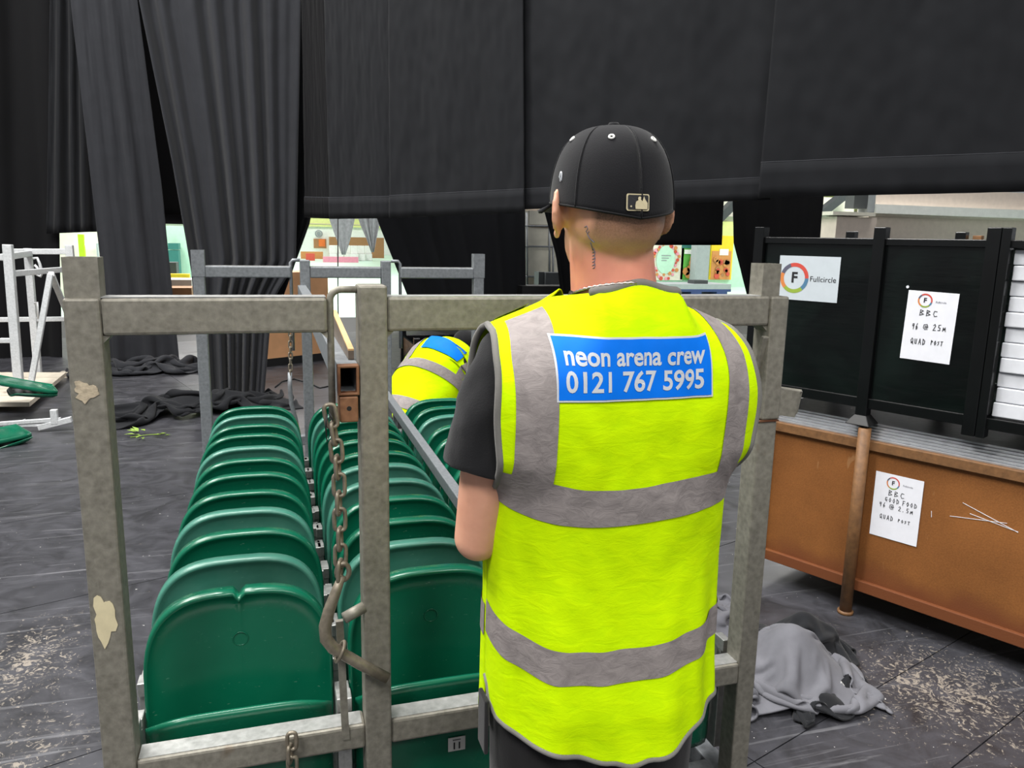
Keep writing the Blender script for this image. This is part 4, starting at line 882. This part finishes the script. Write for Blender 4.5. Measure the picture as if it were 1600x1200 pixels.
# black crate behind the crouching worker
bc = thing('black_crate', tuple(at(700, 600, 6.3).xy) + (0,), 'open black crate standing behind the crouching worker', 'crate', world_parts=True)
zt_ = at(660, 540, 6.2).z; xl = at(652, 560, 6.2).x
for x in (xl, xl + .95):
    for y in (6.2, 6.9): b = MB(); b.box(x - .025, x + .025, y, y + .05, 0, zt_ + .06); b.build('post', 'black', bc, .004)
for y in (6.2, 6.9): b = MB(); b.box(xl + .025, xl + .925, y + .01, y + .04, zt_ - .04, zt_); b.build('rail', 'black', bc, .003); b = MB(); b.box(xl + .025, xl + .925, y + .015, y + .03, .05, zt_ - .04); b.build('board', 'board', bc)
for x in (xl, xl + .95): b = MB(); b.box(x - .01, x + .01, 6.25, 6.9, .05, zt_ - .01); b.build('board', 'board', bc)
b = MB(); b.box(xl + .02, xl + .93, 6.23, 6.92, .03, .05); b.build('base', 'board', bc)

# ------------------------------------------------------------------ people
def blob(parts, voxel, smooth=6):
    """one continuous surface from tapered limbs and ellipsoids; each part: ('c', p0, r0, p1, r1) or ('e', centre, radii, rotation)"""
    bm = bmesh.new()
    def ell(c_, r_, rot=None):
        m_ = Matrix.Translation(Vector(c_)) @ ((rot.to_4x4() if rot else Matrix.Identity(4))) @ Matrix.Diagonal((*r_, 1))
        bmesh.ops.create_icosphere(bm, subdivisions=3, radius=1, matrix=m_)
    for p in parts:
        if p[0] == 'e': ell(p[1], p[2], p[3] if len(p) > 3 else None)
        else:
            a, ra, c_, rc_ = Vector(p[1]), p[2], Vector(p[3]), p[4]; d = c_ - a; L = d.length
            q = d.to_track_quat('Z', 'Y').to_matrix().to_4x4()
            bmesh.ops.create_cone(bm, cap_ends=True, segments=18, radius1=ra, radius2=rc_, depth=L, matrix=Matrix.Translation((a + c_) / 2) @ q)
            ell(a, (ra,) * 3); ell(c_, (rc_,) * 3)
    me = bpy.data.meshes.new('body'); bm.to_mesh(me); bm.free()
    o = bpy.data.objects.new('body', me); C.objects.link(o)
    r_ = o.modifiers.new('r', 'REMESH'); r_.mode = 'VOXEL'; r_.voxel_size = voxel; r_.use_smooth_shade = True
    if smooth: s_ = o.modifiers.new('s', 'SMOOTH'); s_.factor = .5; s_.iterations = smooth
    bake(o); me2 = o.data; bpy.data.objects.remove(o); me2.polygons.foreach_set('use_smooth', [True] * len(me2.polygons)); return me2
def mesh_obj(name, me, mat, parent):
    o = bpy.data.objects.new(name, me); C.objects.link(o); me.materials.clear(); me.materials.append(M[mat]); o.parent = parent; return o
def hand(wr, fwd, palm, thumb_side, curl=.5):
    """palm plus five unequal bent fingers; fwd along the hand, palm = palm normal, thumb_side = towards the thumb"""
    wr, f, n, t = Vector(wr), Vector(fwd).normalized(), Vector(palm).normalized(), Vector(thumb_side).normalized(); out = []
    for k_ in (-.026, -.009, .009, .026): out.append(('c', wr + t * k_ * .7, .017, wr + f * .085 + t * k_, .0125))
    for k_, L, ro in ((.028, .072, .0088), (.0095, .080, .0090), (-.0095, .075, .0086), (-.027, .058, .0078)):
        p = wr + f * .088 + t * k_; a = 0
        for seg in (.45, .32, .23):
            a += curl * (.6 + seg); q = p + (f * math.cos(a) + n * math.sin(a)) * L * seg; out.append(('c', p, ro, q, ro * .93)); p = q
    p = wr + f * .025 + t * .028; d = (f * .65 + t * .65 + n * .35).normalized()
    for L, ro in ((.040, .0125), (.032, .0105), (.024, .0095)):
        q = p + d * L; out.append(('c', p, ro, q, ro * .92)); p = q; d = (d + f * .25 + n * .25 * curl - t * .15).normalized()
    return out

PX, PY_ = .533, 1.17
W1 = thing('person', (PX, PY_, 0), 'worker in black cap and yellow vest seen from behind at gate', 'person')
HX = -.021; HY = -.03
wl, wr_ = Vector((-.105, .25, 1.08)), Vector((.10, .34, 1.09))
skin_parts = [
    ('e', (HX, HY + .005, 1.680), (.077, .097, .105)), ('e', (HX, HY + .035, 1.625), (.060, .070, .075)), ('c', (HX, HY + .075, 1.575), .026, (HX, HY + .055, 1.585), .035), ('e', (HX, HY - .022, 1.66), (.074, .076, .075)),
    ('c', (HX, HY + .098, 1.655), .010, (HX, HY + .118, 1.632), .013), ('e', (HX - .032, HY + .082, 1.672), (.014, .012, .010)), ('e', (HX + .032, HY + .082, 1.672), (.014, .012, .010)), ('e', (HX, HY + .100, 1.600), (.024, .010, .008)),
    ('c', (HX, HY + .002, 1.625), .066, (HX * .5, HY + .0, 1.53), .070), ('c', (HX * .5, HY, 1.53), .071, (0, HY + .015, 1.47), .082),
    ('e', (0, 0, 1.32), (.165, .105, .16)), ('e', (0, 0, 1.12), (.150, .105, .16)), ('e', (0, 0, .95), (.155, .110, .12)), ('c', (-.10, 0, 1.455), .058, (.10, 0, 1.455), .058)]
for sx in (-1, 1):
    wv = wl if sx < 0 else wr_
    elb = Vector((-.224, .0, 1.132)) if sx < 0 else Vector((.222, .13, 1.185)); sho = Vector((sx * .175, -.01, 1.415)); mid_ = sho.lerp(elb, .55) + Vector((sx * .006, -.012, 0))
    skin_parts += [('c', sho, .062, mid_, .050), ('c', mid_, .050, elb, .040), ('c', elb, .038, elb.lerp(wv, .35), .042), ('c', elb.lerp(wv, .35), .042, tuple(wv), .027)]
    skin_parts += hand(wv, (-sx * .35, .93, -.05), (-sx * .9, -.3, -.2), (0, .1, 1), .55)
    skin_parts += [('c', (sx * .09, 0, .90), .085, (sx * .105, .01, .50), .058), ('c', (sx * .105, .01, .50), .056, (sx * .11, -.03, .10), .040)]
    # ear: back shell, rim and lobe
    rot = Matrix.Rotation(sx * math.radians(36), 3, 'Z')
    ex = HX + sx * .088
    skin_parts += [('e', (ex, HY + .002, 1.662), (.0065, .019, .031), rot), ('e', (ex - sx * .006, HY + .008, 1.66), (.010, .012, .022))]
    for i in range(9):
        a0, a1 = math.radians(-60 + i * 28), math.radians(-60 + (i + 1) * 28)
        pt_ = lambda a: Vector((ex, HY + .002, 1.664)) + rot @ Vector((sx * .002, -.019 * math.cos(a), .031 * math.sin(a)))
        skin_parts.append(('c', pt_(a0), .0048, pt_(a1), .0048))
    skin_parts.append(('e', (ex - sx * .001, HY + .010, 1.631), (.006, .009, .010)))
body = mesh_obj('body', blob(skin_parts, .0046, 5), 'skin', W1)
bvb = bvh_of(body)
for sx in (-1, 1):
    for nm_, r_, dy_, mt_ in (('eye', .0105, .0, 'white_thread'), ('iris', .0052, .0066, 'ink')):
        q = MB(); q.grid(lambda u, v_: Vector((HX + sx * .032, HY + .0905 + dy_, 1.672)) + Vector((math.cos(2 * math.pi * u) * math.sin(math.pi * v_), math.sin(2 * math.pi * u) * math.sin(math.pi * v_) * .7, math.cos(math.pi * v_) * .8)) * r_, 14, 10); q.build(nm_, mt_, W1)
# black t-shirt
tp = [('e', (0, .0, 1.33), (.182, .122, .165)), ('e', (0, 0, 1.13), (.168, .122, .17)), ('e', (0, 0, .95), (.170, .125, .10)), ('c', (-.10, -.005, 1.452), .070, (.10, -.005, 1.452), .070), ('c', (0, HY + .01, 1.45), .088, (HX * .4, HY + .004, 1.512), .079)]
for sx in (-1, 1):
    m1 = Vector((-.198, -.018, 1.345)) if sx < 0 else Vector((.194, .02, 1.35)); m2_ = Vector((-.216, -.022, 1.275)) if sx < 0 else Vector((.208, .065, 1.28)); tp += [('c', (sx * .16, -.008, 1.422), .074, m1, .073), ('c', m1, .073, m2_, .070)]
ts = mesh_obj('t_shirt', blob(tp, .008, 3), 'black_cloth', W1)
bm = bmesh.new(); bm.from_mesh(ts.data)                       # cut the sleeves and neck off cleanly
for sx in (-1, 1):
    pc, nn = Vector((sx * .218, -.02 if sx < 0 else .07, 1.258)), Vector((sx * .2, 0 if sx < 0 else .4, -1)).normalized()
    for v_ in bm.verts:
        if abs(v_.co.x) > .150 and v_.co.x * sx > 0 and (v_.co - pc).dot(nn) > 0 and v_.co.z > 1.12: v_.co -= nn * (v_.co - pc).dot(nn)
for v_ in bm.verts:
    if v_.co.z > 1.548 - .25 * (v_.co.y + .03): v_.co.z = 1.548 - .25 * (v_.co.y + .03)
    wob = noise.noise(v_.co * 16) * .006 + noise.noise(v_.co * 38) * .002
    if v_.co.z < 1.5: v_.co += Vector((v_.co.x, v_.co.y, 0)).normalized() * wob
bm.to_mesh(ts.data); bm.free()
# trousers and boots
tr = []
for sx in (-1, 1): tr += [('c', (sx * .085, .0, .92), .115, (sx * .105, .01, .50), .085), ('c', (sx * .105, .01, .50), .085, (sx * .112, -.02, .11), .070)]
tr += [('e', (0, 0, .96), (.165, .115, .12)), ('e', (0, -.015, .86), (.160, .112, .11))]
tro = mesh_obj('trousers', blob(tr, .011, 3), 'trouser', W1)
for sx in (-1, 1):
    me = blob([('c', (sx * .112, -.045, .045), .043, (sx * .125, .13, .038), .040), ('c', (sx * .112, -.03, .10), .048, (sx * .112, -.03, .05), .048), ('e', (sx * .125, .15, .035), (.046, .06, .034))], .010, 2)
    for v_ in me.vertices: v_.co.z = max(v_.co.z, .001)
    mesh_obj('boot', me, 'shoe', W1)
b = MB(); b.box(-.222, -.214, -.05, -.005, .76, .86); b.build('pocket_tab', 'trouser', W1, .003)
b = MB(); b.tube([(-.205, -.085, .735), (-.208, -.08, .71), (-.203, -.088, .68)], .005, 6); b.build('yellow_trim', 'hivis', W1)
# hi-vis vest: back and front are one surface function each
def v_half(z): return lerp_table([(.70, .214), (.85, .208), (1.0, .207), (1.15, .208), (1.24, .209), (1.56, .22)], z)
def v_dep(z): return lerp_table([(.70, .160), (.85, .155), (.95, .148), (1.10, .142), (1.25, .150), (1.36, .155), (1.46, .148), (1.56, .14)], z)
def v_wide(z): return lerp_table([(1.18, .209), (1.27, .220), (1.36, .226), (1.44, .220), (1.52, .206)], z)
def v_top(x): ax = abs(x); return 1.545 + .012 * sstep(0, .07, .07 - ax) - .36 * max(0, ax - .075) - 1.0 * max(0, ax - .19) ** 2
def v_hem(s): return lerp_table([(0, .772), (.10, .782), (.5, .812), (.8, .832), (.93, .848), (1.0, .88)], abs(s))
def vest(s, t, side, off=0.):
    """s -1..1 across, t 0..1 hem to shoulder, side -1 back, +1 front"""
    xg = s * .232; zt = v_top(xg); zh = v_hem(s) if side < 0 else .80
    if side > 0: zt -= .20 * max(0, 1 - abs(xg) / .085)
    z = zh + (zt - zh) * t
    dp = v_dep(z) * (1 if side < 0 else .93); th = s * math.pi / 2; ct = abs(math.cos(th))
    xl_ = v_half(z) * math.copysign(abs(math.sin(th)) ** .95, th); yl = dp * ct ** .75        # closed round the waist
    xu = s * v_wide(z) * (1 if s < 0 else .955); ed = .112 if side < 0 else .07; yu = ed + (dp - ed) * (1 - abs(s) ** 3)         # spread over the shoulder blades
    k_ = sstep(1.17, 1.30, z); x = xl_ + (xu - xl_) * k_; yb = yl + (yu - yl) * k_
    h = zt - z; rt = min(1, max(0, h / .115)); rnd = math.sqrt(max(0, 1 - (1 - rt) ** 2))
    ytop = .094 + (-.004 - .094) * sstep(.075, .125, abs(xg)) if side < 0 else .045 - .04 * sstep(.075, .125, abs(xg))
    yb = ytop + (yb - ytop) * rnd
    low = sstep(1.20, .85, z)
    f_ = .010 * math.sin(s * 10 + 1.2 * math.sin(z * 5)) * low + .006 * math.sin(s * 21 + 2 + 3 * z) * low + .004 * noise.noise(Vector((s * 4, z * 7, side * 3.))) + .0022 * noise.noise(Vector((s * 9 + z * 6, z * 18, side * 7.)))
    f_ += .012 * math.exp(-((s - .02) / .09) ** 2) * low - .008 * math.exp(-((s + .22) / .08) ** 2) * low
    edge = math.sqrt(max(0, 1 - abs(s) ** 4)); yb += f_ * edge * min(1, rt * 2) + off * max(.15, ct + k_ * (1 - ct))
    x += off * math.sin(th) * (1 - k_) + .005 * noise.noise(Vector((s * 2, z * 6, 9.)))
    return Vector((x, side * yb, z + off * (1 - rnd)))
VB = MB(); VB.grid(lambda u, v_: vest(-1 + 2 * u, v_, -1), 110, 120); vb_ = VB.build('vest_back', 'hivis', W1)
so = vb_.modifiers.new('t', 'SOLIDIFY'); so.thickness = .003; so.offset = 0
VF = MB()
for s0, s1 in ((-1, -.015), (.015, 1)): VF.grid(lambda u, v_: vest(s0 + (s1 - s0) * u, v_, 1) if abs(s0 + (s1 - s0) * u) * .205 > .001 else vest(s0 + (s1 - s0) * u, v_, 1), 40, 60)
vf_ = VF.build('vest_front', 'hivis', W1); so = vf_.modifiers.new('t', 'SOLIDIFY'); so.thickness = .003; so.offset = 0
b = MB(); b.tube([vest(0, t / 30, 1, .002) for t in range(0, 28)], .004, 6); b.build('zip', 'binding', vf_)
def t_of(s, z, side=-1):
    zt = v_top(s * .232); zh = v_hem(s) if side < 0 else .80; zt -= .20 * max(0, 1 - abs(s * .232) / .085) if side > 0 else 0; return (z - zh) / (zt - zh)
def band_mesh(s0, s1, zlo, zhi, side=-1, nu=90, nv=8, off=.0032):
    q = MB(); q.grid(lambda u, v_: (lambda s: vest(s, max(0, min(1, t_of(s, zlo(s) + (zhi(s) - zlo(s)) * v_, side))), side, off))(s0 + (s1 - s0) * u), nu, nv); return q
sag = lambda s: -.010 * (1 - s * s) + .010 * math.sin(s * 5) * .4
for z0, z1 in ((1.208, 1.268), (.950, 1.008)):
    dz = .030 if z0 < 1 else .012
    lo_ = lambda s: z0 + sag(s) + dz * (abs(s) ** 1.6) - dz * .6; hi_ = lambda s: z1 + sag(s) + dz * (abs(s) ** 1.6) - dz * .6
    band_mesh(-.995, .995, lo_, hi_).build('reflective_band', 'tape', vb_)
    band_mesh(-.995, -.03, lambda s: z0, lambda s: z1, 1, 40).build('reflective_band', 'tape', vf_); band_mesh(.03, .995, lambda s: z0, lambda s: z1, 1, 40).build('reflective_band', 'tape', vf_)
def s_for(x, z, side):
    lo_, hi_ = -1., 1.
    for _ in range(18):
        m_ = (lo_ + hi_) / 2; px_ = vest(m_, max(0, min(1, t_of(m_, z, side))), side).x
        if px_ < x: lo_ = m_
        else: hi_ = m_
    return (lo_ + hi_) / 2
for x0, x1, dx in ((-.203, -.143, .0), (.136, .184, .006)):
    for side, par in ((-1, vb_), (1, vf_)):
        def brace(u, v_):
            x = x0 + (x1 - x0) * u + dx * v_; zl = 1.255; zz = zl + (v_top(x) - .004 - zl) * v_; s = s_for(x, min(zz, 1.44), side)
            return vest(s, max(0, min(.996, t_of(s, zz, side))), side, .0032)
        q = MB(); q.grid(brace, 10, 44); q.build('reflective_brace', 'tape', par)
def edge_tube(pts, name, par, r=.0048): q = MB(); q.tube(pts, r, 8); q.build(name, 'binding', par)
edge_tube([vest(-1 + i / 40, 0, -1) for i in range(81)], 'hem_binding', vb_); edge_tube([vest(-.36 + .72 * i / 40, 1, -1, .001) for i in range(41)], 'collar_binding', vb_, .0075)
for sx in (-1, 1):
    pts = [vest(sx, t_of(sx, 1.24 + .26 * i / 40), -1) for i in range(0, 41) if t_of(sx, 1.24 + .26 * i / 40) <= 1]; edge_tube(pts + [vest(sx, 1, -1)], 'armhole_binding', vb_, .0058)
    pts = [vest(sx, t_of(sx, 1.24 + .26 * i / 40, 1), 1) for i in range(0, 41) if t_of(sx, 1.24 + .26 * i / 40, 1) <= 1]; edge_tube(pts + [vest(sx, 1, 1)], 'armhole_binding', vf_, .0058)
# printed panel, projected onto the vest
bvv = bvh_of(vb_)
def on_vest(x, z, off):
    h = bvv.ray_cast(Vector((x, -1, z)), Vector((0, 1, 0))); p = h[0]; n = h[1]
    if n.y > 0: n = -n
    return p + n * off
def panel(x0, x1, z0, z1, off, mat, name, par, nu=40, nv=16):
    q = MB(); q.grid(lambda u, v_: on_vest(x0 + (x1 - x0) * u, z0 + (z1 - z0) * v_, off), nu, nv); return q.build(name, mat, par)
BX0, BX1, BZ0, BZ1 = -.143, .103, 1.391, 1.478
pf = panel(BX0 - .003, BX1 + .003, BZ0 - .003, BZ1 + .003, .0036, 'print_grey', 'print_border', vb_)
pb = panel(BX0, BX1, BZ0, BZ1, .0042, 'blue', 'print_panel', vb_)
def vest_text(txt, size, cx, cz, fit, bold=.0006):
    me = text_mesh(txt, size, bold=bold); bm = bmesh.new(); bm.from_mesh(me); bpy.data.meshes.remove(me)
    bmesh.ops.triangulate(bm, faces=bm.faces); 
    for _ in range(2): bmesh.ops.subdivide_edges(bm, edges=[e for e in bm.edges if e.calc_length() > .008], cuts=1, use_grid_fill=False); bmesh.ops.triangulate(bm, faces=bm.faces)
    w_ = max(v_.co.x for v_ in bm.verts) - min(v_.co.x for v_ in bm.verts); k_ = fit / w_
    for v_ in bm.verts: v_.co = on_vest(cx + v_.co.x * k_, cz + v_.co.y, .0049)
    m2 = bpy.data.meshes.new('lettering'); bm.to_mesh(m2); bm.free(); o = mesh_obj('lettering', m2, 'print_grey', pb)
vest_text('neon arena crew', .039, -.021, 1.452, .222, .0009); vest_text('0121 767 5995', .041, -.021, 1.415, .222, .0009)
# cap
def cap_pt(th, ph, r=1.):
    """th around from the back, ph 0 rim .. 1 crown"""
    a = ph * math.pi / 2; rr = math.cos(a) ** .62; zz = math.sin(a) ** .95
    x = .0905 * rr * math.sin(th) * r; y = -.108 * rr * math.cos(th) * r
    back = .5 + .5 * math.cos(th)
    zr = 1.652 + .020 * (1 - back) + .012 * abs(math.sin(th))
    return Vector((HX + x, HY + .006 + y, zr + (1.792 - zr) * zz))
b = MB(); b.grid(lambda u, v_: cap_pt(2 * math.pi * u, v_), 72, 26); cp_ = b.build('cap', 'cap', W1); so = cp_.modifiers.new('t', 'SOLIDIFY'); so.thickness = .003; so.offset = 1
for i in range(6):
    b = MB(); th = math.radians(60 * i); b.tube([cap_pt(th, v_ / 22, 1.0) + Vector((math.sin(th) * .004, -math.cos(th) * .004, .0015)) for v_ in range(23)], .0011, 6); b.build('seam', 'cap', cp_)
    th = math.radians(30 + 60 * i); p = cap_pt(th, .60); n = Vector((math.sin(th) * .75, -math.cos(th) * .75, .66)).normalized()
    b = MB(); b.tube([p + n * .004 + (n.cross(Vector((0, 0, 1))).normalized() * math.cos(a) + n.cross(n.cross(Vector((0, 0, 1)))).normalized() * math.sin(a)) * .0036 for a in [2 * math.pi * j / 14 for j in range(14)]], .0017, 6, True); b.build('eyelet', 'white_thread', cp_)
b = MB(); b.tube([cap_pt(2 * math.pi * j / 60, .0, 1.0) + Vector((math.sin(2 * math.pi * j / 60) * .003, -math.cos(2 * math.pi * j / 60) * .003, .002)) for j in range(60)], .0016, 6, True); b.build('rim', 'cap', cp_)
b = MB(); bt = [(0, .0), (.009, .0), (.010, .004), (.007, .008), (0, .009)]; vs_ = []
for r_, z_ in bt[1:]:
    for j in range(16): vs_.append((HX + r_ * math.cos(j * math.pi / 8), HY + .006 + r_ * math.sin(j * math.pi / 8), 1.793 + z_))
b.add(vs_, [(k_ * 16 + j, k_ * 16 + (j + 1) % 16, (k_ + 1) * 16 + (j + 1) % 16, (k_ + 1) * 16 + j) for k_ in range(3) for j in range(16)] + [tuple(range(48, 64))], True); b.build('button', 'cap', cp_)
b = MB()
def visor(u, v_):
    th = math.pi + (u - .5) * 2.1; e = cap_pt(th, 0); d = v_ * (.075 * math.cos((u - .5) * math.pi) ** .6)
    return e + Vector((.25 * (e.x - HX) * v_, d, .003 - .06 * d - .014 * abs(u - .5) ** 2 * 4 * v_))
b.grid(visor, 30, 10); vz = b.build('visor', 'cap', cp_); so = vz.modifiers.new('t', 'SOLIDIFY'); so.thickness = .005
# emblem on the back and flash on the side of the cap
def cap_grid(x, z, off=.0055):                                # point on the back of the cap near (x, z)
    return bvc_hit(x, z, off)
bm = bmesh.new(); bm.from_mesh(cp_.data); bvc = BVHTree.FromBMesh(bm); bm.free()
def bvc_hit(x, z, off):
    h = bvc.ray_cast(Vector((HX + x, -1, z)), Vector((0, 1, 0))); n = h[1] if h[1].y < 0 else -h[1]; return h[0] + n * off
EX, EZ = -.006, 1.676
def flatp(pts, off, mat, name, par):
    q = MB(); q.add([bvc_hit(EX + x, EZ + z, off) for x, z in pts], [tuple(range(len(pts)))]); return q.build(name, mat, par)
def rr_(w_, h_, r_): return [(sx * (w_ - r_) + r_ * math.cos(a), sz * (h_ - r_) + r_ * math.sin(a)) for sx, sz, a0 in ((1, 1, 0), (-1, 1, 90), (-1, -1, 180), (1, -1, 270)) for a in [math.radians(a0 + 22.5 * i) for i in range(5)]]
em = flatp(rr_(.0165, .0120, .003), .0052, 'gold_thread', 'emblem', cp_)
flatp(rr_(.0145, .0100, .002), .0058, 'pen', 'emblem_field', em)
flatp([(-.004, -.0095), (.0135, -.0095), (.0135, -.001), (.0095, .004), (.0075, .0085), (.006, .004), (.0055, .0012), (.003, .0042), (.0038, .0062), (.0022, .0080), (-.0005, .0070), (-.0012, .0045), (-.0005, .0030), (-.0035, .0005), (-.0045, -.0045)], .0064, 'gold_thread', 'emblem_figure', em)
q = MB(); q.disc(bvc_hit(EX - .0100, EZ - .0060, .0062), (0, -1, 0), .0014, 8, .0004); q.build('emblem_dot', 'gold_thread', em)
p = cap_pt(math.radians(-82), .22); q = MB(); q.tube([p + Vector((-.0038, .003 * math.cos(a), .007 * math.sin(a))) for a in [2 * math.pi * j / 14 for j in range(14)]], .0012, 6, True); q.tube([p + Vector((-.004, -.003, -.006)), p + Vector((-.005, .003, 0)), p + Vector((-.005, -.002, .006))], .0015, 6); q.build('side_flash', 'print_grey', cp_)
# necklace chain and neck tattoo lie on the skin
def ring_on_neck(th, z):
    d = Vector((math.sin(th), -math.cos(th), 0)); o_ = Vector((HX * .6, HY, z)); h = bvb.ray_cast(o_ + d * .3, -d); return (h[0] if h[0] else o_ + d * .07), d
pts = []
for i in range(61):
    th = math.radians(-110 + 220 * i / 60); p, d = ring_on_neck(th, 1.558 - .022 * (1 - math.cos(th))); pts.append(p + d * .0026 + Vector((0, 0, .0009 * (i % 2))))
b = MB(); b.tube(pts, [.0022 + .0010 * (i % 2) for i in range(61)], 6); b.build('necklace', 'silver', W1)
b = MB()
def tat(pts_):
    q_ = []
    for a, z in pts_:
        p, d = ring_on_neck(math.radians(a), z); q_.append(p + d * .0004)
    b.tube(q_, .0007, 5)
tat([(-56, 1.640), (-53, 1.642), (-52, 1.638), (-55, 1.634), (-53, 1.631), (-51, 1.634)]); tat([(-54, 1.630), (-52, 1.624), (-50, 1.620), (-47, 1.618), (-50, 1.622)]); tat([(-52, 1.618), (-52.5, 1.612), (-52, 1.606)])
for i in range(6): tat([(-53, 1.607 - i * .0048), (-50 + i % 2, 1.609 - i * .0048), (-50, 1.604 - i * .0048), (-52.5, 1.603 - i * .0048)])
tag(b.build('tattoo', 'ink', W1), kind='stuff')

# crouching worker beyond the far gate
W2 = thing('person', (.90, 5.0, 0), 'crouching worker in yellow vest bending over beyond the far gate', 'person')
hip, chest, neck2, head2 = Vector((-.12, .05, .40)), Vector((.18, .0, .78)), Vector((.34, -.03, .86)), Vector((.47, -.06, .88))
p2 = [('c', hip, .12, (.03, .03, .58), .125), ('c', (.03, .03, .58), .125, chest, .135), ('c', chest, .12, neck2, .065), ('c', neck2, .060, head2, .065), ('e', head2, (.105, .078, .10)), ('c', head2 + Vector((.09, 0, -.03)), .012, head2 + Vector((.11, 0, -.05)), .014), ('e', head2 + Vector((0, -.08, .0)), (.02, .008, .03)), ('e', head2 + Vector((0, .08, .0)), (.02, .008, .03))]
for sy in (-1, 1):
    sh_, el_, wr2 = Vector((.24, sy * .19, .78)), Vector((.36, sy * .24, .52)), Vector((.56, sy * .14, .36))
    p2 += [('c', sh_, .058, el_, .044), ('c', el_, .044, wr2, .028)] + hand(wr2, (.8, -sy * .2, -.5), (0, -sy, -.3), (.3, 0, .9), .5)
    kn_, an_ = Vector((.26, sy * .17, .42)), Vector((-.02, sy * .15, .09)); p2 += [('c', hip + Vector((0, sy * .08, 0)), .09, kn_, .062), ('c', kn_, .058, an_, .042), ('c', an_ - Vector((.04, 0, .05)), .036, an_ + Vector((.16, 0, -.055)), .032)]
me = blob(p2, .008, 4)
for v_ in me.vertices: v_.co.z = max(v_.co.z, .002)
mesh_obj('body', me, 'skin', W2)
tp = [('c', hip + Vector((.02, 0, .04)), .130, (.03, .03, .58), .128), ('c', (.03, .03, .58), .128, chest, .137), ('c', chest, .123, neck2 - Vector((.03, 0, 0)), .072)]
for sy in (-1, 1): sh_, el_ = Vector((.24, sy * .19, .78)), Vector((.36, sy * .24, .52)); tp += [('c', chest + Vector((.02, sy * .06, -.02)), .08, sh_, .068), ('c', sh_, .068, sh_.lerp(el_, .62), .060)]
mesh_obj('t_shirt', blob(tp, .012, 3), 'black_cloth', W2)
tp = [('e', hip, (.15, .17, .14))]
for sy in (-1, 1):
    kn_, an_ = Vector((.26, sy * .17, .42)), Vector((-.02, sy * .15, .09)); tp += [('c', hip + Vector((0, sy * .08, 0)), .115, kn_, .082), ('c', kn_, .080, an_ + Vector((0, 0, .03)), .060)]
    me = blob([('c', an_ - Vector((.05, 0, .04)), .046, an_ + Vector((.17, 0, -.05)), .038)], .012, 2)
    for v_ in me.vertices: v_.co.z = max(v_.co.z, .001)
    mesh_obj('boot', me, 'shoe', W2)
mesh_obj('trousers', blob(tp, .012, 3), 'trouser', W2)
mesh_obj('hair', blob([('e', head2 + Vector((-.02, 0, .025)), (.100, .082, .088))], .010, 2), 'black_cloth', W2)
# its vest: wraps the bent back; s runs across (towards the viewer = -1), t from hem to neck
spine = [Vector((-.27, .05, .48)), Vector((-.16, .04, .63)), Vector((-.03, .03, .775)), Vector((.08, .01, .885)), Vector((.19, -.01, .95)), Vector((.31, -.03, .955))]
def vest2(s, t, off=0.):
    f_ = t * 5; i = min(4, int(f_)); c_ = spine[i].lerp(spine[i + 1], f_ - i); tn = (spine[i + 1] - spine[i]).normalized()
    nrm = Vector((-tn.z, 0, tn.x)); a = s * 1.45 - .30
    hw, hd = .262 - .05 * sstep(.8, 1, t), .24 - .05 * sstep(.8, 1, t)
    w_ = .008 * math.sin(t * 17 + s * 4) + .01 * noise.noise(Vector((s * 3, t * 8, 4)))
    return c_ + Vector((0, 1, 0)) * (hw + off) * math.sin(a) + nrm * ((hd + off + w_) * math.cos(a) - hd)
q = MB(); q.grid(lambda u, v_: vest2(-1 + 2 * u, v_), 40, 50); v2 = q.build('vest', 'hivis', W2); so = v2.modifiers.new('t', 'SOLIDIFY'); so.thickness = .003
def strip2(s0, s1, t0, t1, mat, name, off=.006, par=None): q_ = MB(); q_.grid(lambda u, v_: vest2(s0 + (s1 - s0) * u, t0 + (t1 - t0) * v_, off), 24, 14); return q_.build(name, mat, par or v2)
strip2(-1, 1, .40, .49, 'tape', 'reflective_band'); strip2(-1, 1, .08, .17, 'tape', 'reflective_band'); strip2(-.74, -.56, .49, .84, 'tape', 'reflective_brace'); strip2(.46, .64, .49, .84, 'tape', 'reflective_brace')
strip2(-.44, .34, .62, .80, 'blue', 'print_panel', .009)
W2.rotation_euler.z = math.radians(42)
for o in scene.objects:
    if 'wp' in o: del o['wp']
